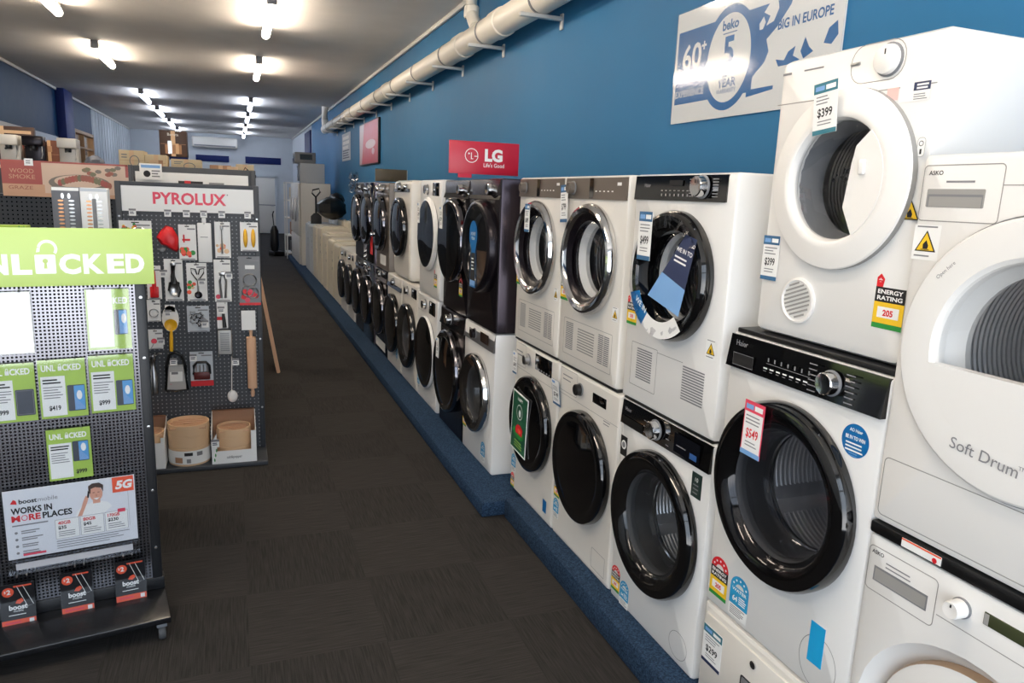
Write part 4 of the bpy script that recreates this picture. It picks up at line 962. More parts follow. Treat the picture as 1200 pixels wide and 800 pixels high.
# mobile plan poster
W_, H_ = .415, .262; b = MB().box(0, W_, 0, .002, 0, H_, M('poster_pale_grey', (226, 228, 234), .4)); y = -.0006
b.poly([(.02, .212), (.04, .208), (.038, .222), (.03, .228)], y, RED); b.text('boost', .046, .209, .016, y, INK, 'l', bold=.03, width=.055); b.text('mobile', .104, .209, .016, y, INKG, 'l', width=.06)
b.text('WORKS IN', .02, .172, .022, y, INK, 'l', bold=.035, width=.125); b.text('M', .02, .143, .022, y, RED, 'l', bold=.035, width=.026); b.text('O', .049, .143, .022, y, PINK, 'l', bold=.0, width=.02); b.text('RE', .072, .143, .022, y, RED, 'l', bold=.035, width=.036); b.text('PLACES', .114, .143, .022, y, INK, 'l', bold=.035, width=.092)
b.bars(.02, .145, .13, 1, .01, .005, y, INKG)
for i in range(4):
    z = .10 - i * .026; b.poly(ell(.03, z, .005, n=10), y, INKG); b.bars(.045, .115, z + .006, 2, .008, .004, y, INKG, .4)
b.rect(.045, .115, .008, .016, y, PINK)
b.rect(.34, W_ - .004, .2, H_ - .002, y, ORG); b.text('5G', .376, .214, .03, y - .0003, WHITES, bold=.05, shear=.2)
for i, (a_, c_) in enumerate((('40GB', '$35'), ('80GB', '$45'), ('170GB', '$230'))):
    x = .15 + i * .08; b.rect(x - .001, x + .075, .051, .1265, y, INKG); b.rect(x, x + .074, .052, .1255, y - .0003, PAPER); b.text(a_, x + .008, .107, .012, y - .0006, RED, 'l', bold=.03, width=.04); b.text(c_, x + .008, .089, .012, y - .0006, INK, 'l', bold=.03); b.bars(x + .008, x + .066, .08, 3, .008, .003, y - .0006, INKG)
b.rect(.352, .378, .12, .134, y - .0006, PINK); b.bars(.15, .39, .044, 4, .009, .003, y, INKG, .3); b.rect(.39, .3908, .06, .2, y, INKG)
# printed picture of a smiling person holding a phone
y2 = y - .0003
b.poly([(.215, .128), (.31, .128), (.335, .15), (.322, .168), (.3, .176), (.272, .176), (.24, .166), (.222, .148)], y2, PAPER)
b.poly([(.222, .128), (.236, .128), (.256, .178), (.262, .2), (.252, .204), (.244, .186), (.236, .16)], y2 - .0003, SKIN)
b.poly([(.274, .17), (.298, .17), (.298, .19), (.274, .19)], y2 - .0003, SKIN); b.poly(ell(.286, .207, .021, .029, 24), y2 - .0006, SKIN)
b.poly([(.262, .212), (.262, .24), (.275, .249), (.298, .249), (.311, .238), (.309, .212), (.303, .228), (.284, .233), (.27, .228), (.268, .21)], y2 - .0009, HAIR)
b.poly([(.256, .197), (.262, .195), (.266, .22), (.26, .222)], y2 - .0009, INK)
b.poly([(.276, .19), (.297, .191), (.287, .183)], y2 - .0009, PAPER); b.rect(.275, .282, .211, .2135, y2 - .0009, HAIR); b.rect(.291, .298, .211, .2135, y2 - .0009, HAIR); b.poly([(.285, .205), (.289, .205), (.29, .196), (.284, .196)], y2 - .0009, M('printed_skin_shade', (204, 140, 116), .5))
po = root('poster', L2W(-.20, -.03, .345), th, 'white mobile plan poster with a smiling man holding a phone', 'poster', None)
b.build('print', po, smooth=0)
b = MB().box(-.003, W_ + .003, -.004, -.0032, -.045, H_ + .003, ACRYL); b.box(-.003, W_ + .003, -.03, .003, -.048, -.045, ACRYL); b.box(.02, W_ - .02, -.008, -.006, -.04, -.016, M('acrylic_edge', (170, 172, 178), .2))
b.build('acrylic_holder', po)
for x in (-.18, -.15, 0, .03, .16, .19): hook(st, x, .285, -.05)
for i, (x0, z0, tl_, pos) in enumerate(((-.238, .095, .02, 'left'), (-.052, .097, .0, 'middle'), (.127, .1, -.0, 'right'))):
    b = MB(); b.T = Matrix.Rotation(tl_, 4, 'Y'); w_, h_ = .104, .165; b.box(0, w_, 0, .002, 0, h_, M('sim_black', (24, 24, 28), .3)); y = -.0006
    b.rect(0, w_, 0, .024, y, ORG); b.rect(w_ * .8, w_ * .94, .004, .02, y - .0003, PAPER); b.bars(.01, w_ * .7, .016, 1, .01, .006, y - .0003, PINK)
    b.poly(ell(.024, h_ - .03, .018, n=20), y, ORG); b.text('2', .026, h_ - .038, .017, y - .0003, WHITES, bold=.03); b.text('$', .015, h_ - .032, .009, y - .0003, WHITES)
    b.poly([(.044, .088), (.058, .084), (.07, .094), (.064, .106), (.05, .1)], y, ORG)
    b.text('boost', .052, .064, .018, y, WHITES, bold=.04, width=.056); b.text('mobile', .052, .054, .009, y, WHITES, width=.03)
    b.bars(.022, .08, .044, 1, .01, .003, y, PAPER, .1); b.bars(w_ * .4, w_ * .95, h_ - .008, 1, .01, .006, y, ORG, .2)
    b.frame([(.05, h_ - .01), (.07, h_ - .01), (.1, h_ - .09), (.08, h_ - .095)], y, WHITES, .0016)
    b.box(-.002, w_ + .002, -.0035, -.0028, -.002, h_ + .004, ACRYL)
    tag(b.build('sim_pack', None, L2W(x0, -.045, z0), th, smooth=0), 'black and orange SIM card pack, %s of the three low on the phone stand' % pos, 'SIM pack', 'SIM packs on the phone stand')

# ---- kitchenware stand
YP = 4.80; KY = 4.80 / 4.60; XC = -.246
def zk(z): return 1.7 + (z - 1.7) * KY
def P(x, y=0): return (x, YP + y, 0)
st2 = root('display_stand', (XC, YP, 0), 0, 'charcoal pegboard stand of kitchenware with pink lettered white header', 'display stand')
MB().box(-.365, .365, 0, .012, .03, 1.53, PEGB).build('pegboard', st2)
for s_ in (-1, 1):
    u = MB().box(s_ * .376 - .016, s_ * .376 + .016, -.012, .05, 0, 1.70, STANDG, .004)
    for z in (.3, .75, 1.2, 1.5): u.lathe([(.006, 0), (.006, -.004), (0, -.005)], STEEL, s_ * .376, -.012, z, 10)
    u.build('upright', st2)
MB().box(-.365, .365, -.008, .05, 1.675, 1.70, STANDG, .004).build('top_rail', st2)
MB().box(-.385, .395, -.275, .18, 0, .028, STANDG, .005).build('base', st2)
b = MB().box(-.365, .365, -.006, .01, 1.52, 1.685, STANDG); b.rect(-.36, .36, 1.531, 1.676, -.0066, PAPER); b.text('PYROLUX', .004, 1.578, .064, -.0072, PINK, bold=.03, width=.40); b.poly(ell(.212, 1.64, .004, n=10), -.0072, INKG)
b.build('header_sign', st2)

KG = 'kitchen tools on the charcoal pegboard'
def item(name, label, cat, x0, x1, z0, z1, fn, y=-.03, hk=True):
    """a carded tool: fn draws in a local frame of width w and height h"""
    x0, x1, z0, z1 = x0 * KY, x1 * KY, zk(z0), zk(z1)
    w, h = x1 - x0, z1 - z0; b = MB(); r = root(name, (x0, YP + y, z0), 0, label, cat, KG)
    fn(b, w, h, r)
    if b.v: b.build('card', r)
    if hk: hook(st2, (x0 + x1) / 2 - XC, min(z1 - .008, 1.5), y - .012)
    return r
def card(b, w, h, m=PAPER, slot=True):
    b.box(0, w, 0, .0015, 0, h, m)
    if slot: b.rect(w * .38, w * .62, h - .014, h - .008, -.0005, INK); b.rect(w * .5, w * .95, h - .03, h - .022, -.0006, INKG)
    b.rect(w * .1, w * .9, h * .012, h * .04, -.0005, INKG)
def f_herb(b, w, h, r):
    card(b, w, h)
    for i in range(16): b.poly(ell(random.uniform(.02, w * .5), h - random.uniform(.02, .07), random.uniform(.006, .014), None, 8), -.0006 - i * 1e-5, random.choice((GRN, ORG, YEL)))
    MB().lathe([(.03, -.006), (.034, -.01), (.03, -.014), (.026, -.01)], STEEL, w * .6, 0, h - .07, 24, sx=1.3).build('herb_cutter', r)
item('herb_cutter_card', 'white card with herbs, largest card at the upper left of the kitchenware', 'kitchen tool', -.599, -.436, 1.288, 1.486, f_herb)
def f_mitt(b, w, h, r):
    b.inflate([(0, h * .55), (w * .18, h * .78), (w * .45, h), (w * .75, h * .92), (w, h * .55), (w * .97, h * .1), (w * .88, 0), (w * .7, h * .06), (w * .45, h * .2), (w * .2, h * .28)], 0, .045, REDP)
    MB().inflate([(w * .05, h * .1), (w * .25, h * .2), (w * .5, h * .17), (w * .3, -h * .05), (w * .1, -h * .02)], .01, .02, GPLAST).build('lining', r)
item('pinch_mitt', 'bright red silicone pinch mitt', 'kitchen tool', -.417, -.30, 1.312, 1.462, f_mitt, -.012)
def f_tom(b, w, h, r):
    card(b, w, h); b.bars(w * .2, w * .7, h * .6, 1, .02, .012, -.0006, RED)
    for i in range(14): b.poly(ell(random.uniform(.015, w - .015), random.uniform(.02, h * .36), random.uniform(.009, .016), None, 10), -.0007 - i * 1e-5, random.choice((RED, ORG, REDP, GRN)))
    MB().tube([(w * .3, -.008, h * .5), (w * .3, -.008, h * .72)], .004, RED, 8).build('corer', r)
item('tomato_corer_card', 'narrow card with a red tomato picture', 'kitchen tool', -.30, -.208, 1.268, 1.47, f_tom)
def f_white(b, w, h, r):
    b.box(0, w, -.012, .0, 0, h, PAPER, .006); b.bars(w * .2, w * .8, h * .65, 1, .02, .004, -.0125, INKG); MB().box(w * .35, w * .65, -.013, .001, h, h + .03, PAPER, .003).build('hang_tab', r)
item('white_pack', 'plain white long pack beside the tomato card', 'kitchen tool', -.2, -.126, 1.256, 1.482, f_white)
def f_skew(b, w, h, r):
    card(b, w, h)
    for i in range(10): b.poly(ell(random.uniform(.01, w - .012), random.uniform(.03, h * .38), random.uniform(.008, .016), None, 9), -.0007 - i * 1e-5, random.choice((ORG, SKIN, BAMB)))
    MB().tube([(w * .45, -.01, h * .12), (w * .45, -.01, h * .78)], [.006, .003], STEEL, 8).lathe([(.001, 0), (.009, .01), (.009, .03), (.001, .04)], STEEL, w * .45, -.01, h * .76, 12, 'z').build('injector', r)
item('flavour_injector_card', 'white card with slim steel tool and orange food picture', 'kitchen tool', -.109, -.024, 1.282, 1.49, f_skew)
def f_corn(b, w, h, r):
    card(b, w, h)
    for x in (.28, .72): MB().inflate(ell(w * x, h * .45, w * .13, h * .33, 16), -.002, .02, YELP).build('corn_holder', r)
item('corn_holder_card', 'white card with two bright yellow corn holders', 'kitchen tool', .03, .129, 1.323, 1.491, f_corn)
def f_red(b, w, h, r):
    card(b, w, h); MB().tube([(w * .5, -.01, h * .2), (w * .5, -.01, h * .85)], [.014, .009], REDP, 10).box(w * .2, w * .8, -.016, -.004, h * .05, h * .38, REDP, .005).build('brush', r)
item('basting_brush_card', 'card with a red basting brush at the edge behind the phone stand', 'kitchen tool', -.476, -.402, 1.044, 1.235, f_red)
def f_spoon(b, w, h, r):
    card(b, w, h); o = MB().lathe([(0, -.004), (.02, -.006), (.03, -.012), (.034, -.016)], STEEL, w * .52, 0, h * .28, 24, sz=1.25); o.build('spoon_bowl', r)
    MB().tube([(w * .52, -.012, h * .42), (w * .46, -.014, h * .6), (w * .5, -.014, h * .85)], [.02, .013, .014], BLACKM, 10).build('handle', r); MB().lathe([(0, -.012), (.016, -.014), (0, -.022)], STEEL, w * .5, 0, h * .88, 16).build('ring', r)
    MB().tube([(w * .2, -.013, h * .25), (w * .28, -.013, h * .44), (w * .5, -.013, h * .47), (w * .76, -.013, h * .44), (w * .84, -.013, h * .25), (w * .7, -.013, h * .1)], .006, BLACKM, 8).build('rim', r)
item('spoon_card', 'white card with a black handled steel spoon', 'kitchen tool', -.384, -.287, 1.032, 1.274, f_spoon)
def f_scoop(b, w, h, r):
    card(b, w, h)
    for i in range(8): b.poly(ell(random.uniform(.01, w * .4), random.uniform(.05, h * .5), random.uniform(.008, .016), None, 9), -.0007 - i * 1e-5, random.choice((ORG, GRN, RED, BAMB)))
    t = MB(); c = w * .55
    for s_ in (-1, 1): t.tube([(c + s_ * .004, -.01, h * .55), (c + s_ * .034, -.01, h * .74), (c + s_ * .036, -.01, h * .86), (c + s_ * .012, -.01, h * .84), (c + s_ * .004, -.01, h * .7)], .0035, INK, 8)
    t.tube([(c, -.01, h * .55), (c, -.01, h * .25)], .005, STEEL, 8); t.lathe([(0, -.002), (.02, -.006), (.022, -.02), (.014, -.024)], DKSTEEL, c, 0, h * .17, 20); t.build('baller', r)
item('melon_baller_card', 'white card with scissor handled baller and food picture', 'kitchen tool', -.268, -.16, 1.03, 1.252, f_scoop)
def f_peel(b, w, h, r):
    card(b, w, h)
    t = MB()
    for s_ in (-1, 1): t.tube([(w * .52 + s_ * .003, -.01, h * .72), (w * .52 + s_ * .018, -.012, h * .5), (w * .52 + s_ * .012, -.012, h * .1)], .007, STEEL, 8)
    t.box(w * .3, w * .74, -.018, -.004, h * .62, h * .72, STEEL, .006); t.build('garlic_press', r); b.poly(ell(w * .2, h * .12, .014), -.0007, PINK)
item('garlic_press_card', 'white card with a steel garlic press', 'kitchen tool', -.121, -.029, 1.024, 1.272, f_peel)
def f_grid(b, w, h, r):
    card(b, w, h, GPLAST); b.rect(w * .3, w * .75, h * .74, h * .82, -.0006, PAPER); b.rect(0, w, 0, h * .05, -.0006, RED)
    for i in range(8): b.poly(ell(random.uniform(.02, w - .02), random.uniform(.03, h * .3), .016, None, 9), -.0007 - i * 1e-5, random.choice((PINK, RED, PAPER)))
    t = MB()
    for cx, cz, q in ((.5, .52, .038), (.4, .3, .034), (.62, .26, .034)): t.tube([(p[0], -.008, p[1]) for p in ell(w * cx, h * cz, q, q, 20)] + [(w * cx + q, -.008, h * cz)], .004, STEEL, 6)
    t.build('egg_rings', r)
item('egg_ring_card', 'grey carded pack of steel rings at the right edge', 'kitchen tool', .014, .134, 1.001, 1.292, f_grid)
def f_sm1(b, w, h, r):
    card(b, w, h); MB().tube([(p[0], -.008, p[1]) for p in ell(w * .5, h * .4, .024, .024, 18)], .003, STEEL, 6).build('ring_tool', r)
item('ring_tool_card', 'small square card with pale ring tool below the red brush', 'kitchen tool', -.483, -.414, .914, 1.04, f_sm1)
def f_yel(b, w, h, r):
    b.poly(ell(w * .5, h * .7, w * .5, h * .28, 28), 0, PAPER); b.rect(w * .2, w * .8, h * .85, h, 0, PAPER)
    t = MB().lathe([(.0, -.004), (.024, -.006), (.034, -.016), (.036, -.02), (.03, -.018), (.012, -.012), (0, -.012)], YELP, w * .52, 0, h * .58, 28); t.build('strainer', r)
    MB().tube([(w * .52, -.012, h * .46), (w * .5, -.012, h * .3), (w * .47, -.012, 0.004)], [.008, .011, .01], YELP, 10).build('handle', r)
item('egg_separator', 'yellow egg separator on a round white card', 'kitchen tool', -.409, -.32, .734, 1.01, f_yel)
def f_cut(b, w, h, r):
    card(b, w, h * .99, GREYW)
    for i in range(9):
        c = (random.uniform(.025, w - .025), random.uniform(.022, h * .7)); pts = []
        for k in range(11):
            a = k * PI / 5; q = .022 if k % 2 == 0 else .011; pts.append((c[0] + q * math.cos(a + i), -.006 - i * .0015, c[1] + q * math.sin(a + i)))
        MB().tube(pts, .0028, DKSTEEL if i % 2 else STEEL, 6).build('cutter', r)
item('cutter_set', 'bag of steel star biscuit cutters', 'kitchen tool', -.276, -.157, .846, 1.002, f_cut)
def f_grat(b, w, h, r):
    b.box(0, w * .62, 0, .0015, h * .52, h, PAPER); b.rect(0, w * .3, h * .68, h * .74, -.0006, RED)
    MB().tube([(w * .42, -.012, h * .55), (w * .36, -.012, h * .83)], [.012, .008], BLACKM, 10).build('handle', r)
    g = MB().box(.0, w * .78, -.014, -.004, 0.02, h * .5, GALV, .005); slots(g, .01, w * .7, .04, h * .46, 12, -.0146, GPLAST); g.tube([(.0, -.009, .004), (.0, -.009, h * .53), (w * .8, -.009, h * .53), (w * .8, -.009, .01)], .003, STEEL, 6); g.build('blade', r)
item('hand_grater', 'pale flat hand grater under a card with black handle', 'kitchen tool', -.114, -.018, .688, 1.02, f_grat)
def f_roll(b, w, h, r):
    b.box(0, w * .95, -.028, -.0265, h * .78, h, PAPER); b.poly(ell(w * .4, h * .9, .022), -.0272, KRAFT)
    MB().lathe([(0, .06), (.009, .062), (.013, .09), (.009, .108), (.009, .115), (.028, .118), (.029, h * .79), (.028, h * .8), (.009, h * .802), (.009, h * .82), (.012, h * .9), (.008, h * .93), (0, h * .93)], WOOD, w * .62, -.005, -.06, 24, 'z').build('roller', r)
item('rolling_pin', 'wooden rolling pin hanging at the right of the pegboard', 'kitchen tool', .02, .103, .443, .977, f_roll, -.06)
def f_sm2(b, w, h, r):
    card(b, w, h); b.poly(ell(w * .4, h * .4, .016), -.0007, PINK); MB().tube([(.012, -.006, .0), (w * .4, -.006, h * .3)], .003, STEEL, 6).build('prong', r)
item('small_tool_card', 'small white card with pink picture at the left edge, under the ring tool', 'kitchen tool', -.488, -.41, .752, .868, f_sm2)
def f_open(b, w, h, r):
    b.lathe([(0, 0), (.022, .002), (.024, .02), (.022, h * .55), (.014, h * .62), (.014, h * .8), (.02, h * .85), (.018, h * .95), (0, h * .97)], STEEL, w * .35, -.02, 0, 20, 'z')
    MB().tube([(w * .4, -.02, h * .88), (w * .8, -.02, h * .99), (w * 1.0, -.02, h * .97)], .004, STEEL, 8).build('arm', r)
item('bottle_pump', 'steel can shaped tool with side arm beside the black framed scoop', 'kitchen tool', -.495, -.42, .486, .73, f_open, -.012)
def f_ket(b, w, h, r):
    b.T = Matrix.Translation((0, 0, 0)); b.add([(w * .06, -.02, 0), (w * .94, -.02, 0), (w * .84, -.03, h * .62), (w * .2, -.03, h * .62), (w * .06, 0, 0), (w * .94, 0, 0), (w * .84, 0, h * .62), (w * .2, 0, h * .62)], [[0, 1, 2, 3], [7, 6, 5, 4], [0, 4, 5, 1], [1, 5, 6, 2], [2, 6, 7, 3], [3, 7, 4, 0]], GALV)
    b.poly(ell(w * .25, h * .2, .014), -.0225, PINK); b.rect(w * .22, w * .8, h * .22, h * .52, -.0275, PAPER); b.rect(w * .3, w * .6, h * .4, h * .46, -.028, INKG)
    MB().tube([(w * .02, -.014, .0), (w * .08, -.016, h * .6), (w * .24, -.018, h * .88), (w * .5, -.018, h * .95), (w * .8, -.018, h * .86), (w * .94, -.016, h * .58), (w * 1.0, -.014, .0), (w * .5, -.014, -.006), (w * .02, -.014, 0)], .009, BLACKM, 10).build('frame', r)
item('steel_scoop', 'bright steel scoop in a thick black frame', 'kitchen tool', -.41, -.292, .5, .74, f_ket, -.006)
def f_meat(b, w, h, r):
    card(b, w, h, GREYW); b.rect(0, w, 0, h * .16, -.0006, RED)
    t = MB(); t.box(w * .14, w * .86, -.02, -.004, h * .2, h * .42, M('maroon_wood', (88, 30, 28), .4), .006)
    t.tube([(w * .14, -.012, h * .36), (w * .16, -.012, h * .6), (w * .3, -.012, h * .7), (w * .7, -.012, h * .7), (w * .84, -.012, h * .6), (w * .86, -.012, h * .36)], .008, BLACKM, 8)
    for i in range(4): t.tube([(w * (.26 + i * .16), -.014, h * .4), (w * (.26 + i * .16), -.014, h * .62)], .004, STEEL, 6)
    t.build('meat_claw', r)
item('meat_claw_card', 'card with black and maroon meat claws, red bottom edge', 'kitchen tool', -.272, -.147, .517, .728, f_meat)
def f_flip(b, w, h, r):
    b.tube([(w * .4, -.01, h * .25), (w * .5, -.01, h * .98)], .003, WPLAST, 8)
    MB().inflate(ell(w * .45, h * .13, w * .42, h * .13, 20), -.002, .016, WPLAST).build('head', r)
item('wire_whisk', 'slim white handled tool with a round white head hanging alone', 'kitchen tool', -.076, -.006, .406, .70, f_flip)

def ticketp(x, z, label, s=.037, y=-.052):
    x, z = x * KY, zk(z)
    b = MB().box(-s / 2, s / 2, 0, .001, -s * 1.1, 0, PAPER); b.rect(-s / 2, s / 2, -s * .3, 0, -.0005, INKG); b.bars(-s * .35, s * .35, -s * .45, 2, s * .22, s * .12, -.0005, NAVY)
    tag(b.build('price_ticket', None, (x, YP + y, z), 0, smooth=0), label, 'price ticket', 'price tickets on the kitchenware stand')
for x, lab in ((-.525, 'white price ticket over the herb card, first along the pink lettered header'), (-.348, 'white price ticket over the red mitt on the pink lettered header'), (-.252, 'white price ticket over the tomato card on the pink lettered header'),
               (-.162, 'white price ticket over the plain white pack on the pink lettered header'), (-.066, 'white price ticket over the orange food card on the pink lettered header'), (.074, 'white price ticket over the yellow corn holders')):
    ticketp(x, 1.552, lab)
for x, z, lab in ((-.385, 1.215, 'price ticket at the left edge of the black handled spoon card'), (-.187, 1.165, 'price ticket on the scissor handled baller card'), (-.04, 1.205, 'price ticket at the right of the garlic press'), (-.373, .985, 'price ticket on the yellow egg separator'),
                  (-.18, .92, 'price ticket on the bag of star cutters'), (-.09, 1.0, 'price ticket on the pale hand grater'), (.05, .945, 'tilted price ticket on the rolling pin card'), (-.418, .825, 'price ticket on the small card with pink picture'), (-.358, .70, 'price ticket on the black framed steel scoop'),
                  (-.252, .72, 'price ticket on the meat claw card'), (-.02, .685, 'price ticket on the slim white tool')):
    ticketp(x, z, lab, .04, -.078 if x > 0 else -.066)
# bamboo goods on the base
def steamer(x, y, R, h, label, nm='bamboo_steamer', z=.0285):
    r = root(nm, (x, y, z), 0, label, 'bamboo steamer', 'bamboo steamers on the kitchenware stand')
    b = MB().lathe([(0, 0), (R, 0), (R, h * .42), (R * .97, h * .43), (R * .97, h * .45), (R, h * .46), (R, h * .72), (0, h * .72)], BAMB, axis='z', n=40); b.build('basket', r)
    b = MB().lathe([(R * 1.01, h * .725), (R * 1.01, h), (R * .95, h), (R * .93, h * .9), (0, h * .91)], BAMB, axis='z', n=40)
    for i in range(7): b.box(-R * .88, R * .88, -R * .85 + i * R * .27, -R * .85 + i * R * .27 + .012, h * .905, h * .93, WOOD)
    b.box(-.03, .03, -.008, .008, h * .92, h * .97, WOOD, .004); b.build('lid', r)
    return r
r = steamer(-.303, 4.66, .117, .25, 'round bamboo steamer with a white paper band standing free')
b = MB(); n = 30; a0, a1 = PI + .1, 2 * PI - .1
pts = [(.1195 * math.cos(a0 + (a1 - a0) * i / n), .1195 * math.sin(a0 + (a1 - a0) * i / n)) for i in range(n + 1)]
b.add([(x, y, .012) for x, y in pts] + [(x, y, .095) for x, y in pts], [[i, i + 1, i + n + 2, i + n + 1] for i in range(n)], PAPER)
for i0, i1, z0, z1, m_ in ((8, 12, .02, .055, CARD), (13, 17, .065, .085, INK), (19, 22, .06, .085, INKG), (14, 16, .02, .045, INKG)):
    q = pts[i0:i1 + 1]; k = len(q); b.add([(x * 1.004, y * 1.004, z0) for x, y in q] + [(x * 1.004, y * 1.004, z1) for x, y in q], [[i, i + 1, i + k + 1, i + k] for i in range(k - 1)], m_)
b.build('paper_band', r)
def open_box(x0, x1, y0, y1, h, label, cut=.3):
    w = x1 - x0; d = y1 - y0; r = root('display_carton', (x0, y0, .0285), 0, label, 'box', 'open cartons on the kitchenware stand'); t = .004
    b = MB().box(0, w, 0, d, 0, t, CARD); b.box(0, w, d - t, d, t, h * 1.0, CARD)
    for s0 in (0, w - t): b.add([(s0, 0, 0), (s0, d, 0), (s0, d, h), (s0, 0, h * .72), (s0 + t, 0, 0), (s0 + t, d, 0), (s0 + t, d, h), (s0 + t, 0, h * .72)], [[0, 1, 2, 3], [7, 6, 5, 4], [0, 4, 5, 1], [1, 5, 6, 2], [2, 6, 7, 3], [3, 7, 4, 0]], PAPER)
    b.build('carton', r)
    f = MB().ext([(0, 0), (w, 0), (w, h * .74), (w * .88, h * .74), (w * .88, h * cut), (w * .12, h * cut), (w * .12, h * .72), (0, h * .5)], -.002, 0, PAPER); f.text('salt&pepper', w * .5, h * .12, h * .06, -.0026, INK, width=w * .34)
    for k in range(4): f.poly(ell(w * .06 + k * .006, h * .1 + k * .03, .004, .012, 8), -.0026, GRN)
    f.build('front_flap', r)
    MB().add([(t, d - .001, h), (w - t, d - .001, h), (w - t, d - .09, h * 1.12), (t, d - .09, h * 1.12)], [[0, 1, 2, 3]], CARD).build('lid_flap', r)
open_box(-.174, .083, 4.54, 4.77, .27, 'open white fronted carton of bamboo steamers at the right of the stand')
open_box(-.60, -.43, 4.54, 4.77, .26, 'open white fronted carton half hidden by the phone stand', .62)
steamer(-.046, 4.655, .098, .2, 'bamboo steamer stack inside the right hand open carton', z=.033)
steamer(-.515, 4.655, .078, .2, 'bamboo steamer stack inside the carton half hidden by the phone stand', z=.033)
ticketp(-.146, .25, 'price ticket at the corner of the right hand open carton', .045, -.265)
# pale timber board leaning beyond the stand
b = MB(); b.T = Matrix.Rotation(-.16, 4, 'Y') @ Matrix.Rotation(-.05, 4, 'X'); b.ext(rrect(-.02, .012, 0, 1.16, .014), 0, .4, WOOD)
tag(b.build('timber_board', None, (.345, 6.9, .0), 0), 'pale timber board leaning against the back of the kitchenware stands', 'board')

# ---- second charcoal stand behind, and the steak board stand
st3 = root('display_stand', (-.26, 5.75, 0), 0, 'charcoal stand behind the kitchenware stand with a half hidden header', 'display stand')
MB().box(-.4, .4, 0, .5, .06, 1.55, PEGB).build('pegboard', st3); MB().box(-.42, .42, -.05, .55, 0, .06, STANDG, .005).build('base', st3)
for s_ in (-1, 1): MB().box(s_ * .4 - .016, s_ * .4 + .016, -.02, .06, .06, 1.81, STANDG, .004).build('upright', st3)
b = MB().box(-.39, .39, -.012, .04, 1.55, 1.81, STANDG, .004); b.rect(-.37, .365, 1.58, 1.77, -.0126, PAPER); b.rect(-.1, .06, 1.66, 1.716, -.0132, INK); b.rect(.1, .2, 1.66, 1.712, -.0132, INKG); b.rect(-.06, -.02, 1.66, 1.718, -.0136, RED)
b.build('header_sign', st3)
b = MB().box(-.07, .07, 0, .001, 0, .11, PAPER); b.rect(-.06, .06, .08, .1, -.0005, LBLU); b.poly(ell(-.025, .04, .022), -.0005, INK); b.bars(.005, .06, .065, 3, .018, .009, -.0005, INKG)
tag(b.build('notice_card', None, (-.53, 5.72, 1.715), 0), 'small white notice card clipped on the half hidden header', 'card')

XW = -.9
st4 = root('display_stand', (-.95, 5.04, 0), 0, 'dark pegboard stand under the steak picture board', 'display stand')
MB().box(-.36, .36, .01, .4, .06, 1.6, PEGD).build('pegboard', st4); MB().box(-.38, .38, -.03, .5, 0, .06, STANDG, .005).build('base', st4)
for s_ in (-1, 1): MB().box(s_ * .36 - .02, s_ * .36 + .02, -.01, .06, .06, 1.79, STANDG, .004).build('upright', st4)
BOARDR = M('board_brick_red', (158, 74, 66), .5); BOARDT = M('board_tan', (196, 152, 120), .5); BOARDP = M('board_pale', (206, 178, 156), .5); MEAT = M('printed_meat', (150, 84, 66), .5); HERB = M('printed_herb', (108, 104, 76), .5); GREYPR = M('printed_plate', (116, 106, 96), .5)
b = MB().box(-.29, .36, -.012, 0, 1.59, 1.795, BOARDP); y = -.0126
b.rect(-.29, -.09, 1.66, 1.795, y, BOARDR); b.rect(-.29, -.08, 1.59, 1.66, y - .0002, BOARDT); b.rect(-.09, .36, 1.785, 1.795, y, BOARDR); b.rect(.345, .36, 1.72, 1.795, y, BOARDR); b.rect(-.08, .36, 1.59, 1.612, y, BOARDT)
b.text('WOOD', -.19, 1.723, .024, y - .0006, BOARDT, width=.12); b.text('SMOKE', -.19, 1.69, .024, y - .0006, BOARDT, width=.13); b.text('GRAZE', -.2, 1.63, .02, y - .0006, MEAT, width=.12)
b.poly(ell(.1, 1.675, .16, .05, 28), y - .0002, GREYPR); b.poly(ell(.1, 1.684, .13, .038, 28), y - .0004, BOARDP)
for i in range(16): b.poly(ell(-.0 + i * .017, 1.675 + .03 * math.sin(i * .23), .014, .02, 8), y - .0006 - i * 1e-5, random.choice((MEAT, BOARDR, MEAT, HERB)))
for i in range(14): b.poly(ell(.13 + random.random() * .19, 1.725 + random.random() * .05, .018, .012, 7), y - .0009 - i * 1e-5, random.choice((HERB, GREYPR, MEAT)))
b.build('picture_header', st4)
b = MB().box(-.022, .022, 0, .001, 0, .04, PAPER); b.bars(-.014, .014, .03, 2, .012, .006, -.0005, INKG); tag(b.build('price_ticket', None, (-1.1, 5.02, 1.765), 0), 'white ticket clipped on the red steak picture board', 'price ticket')

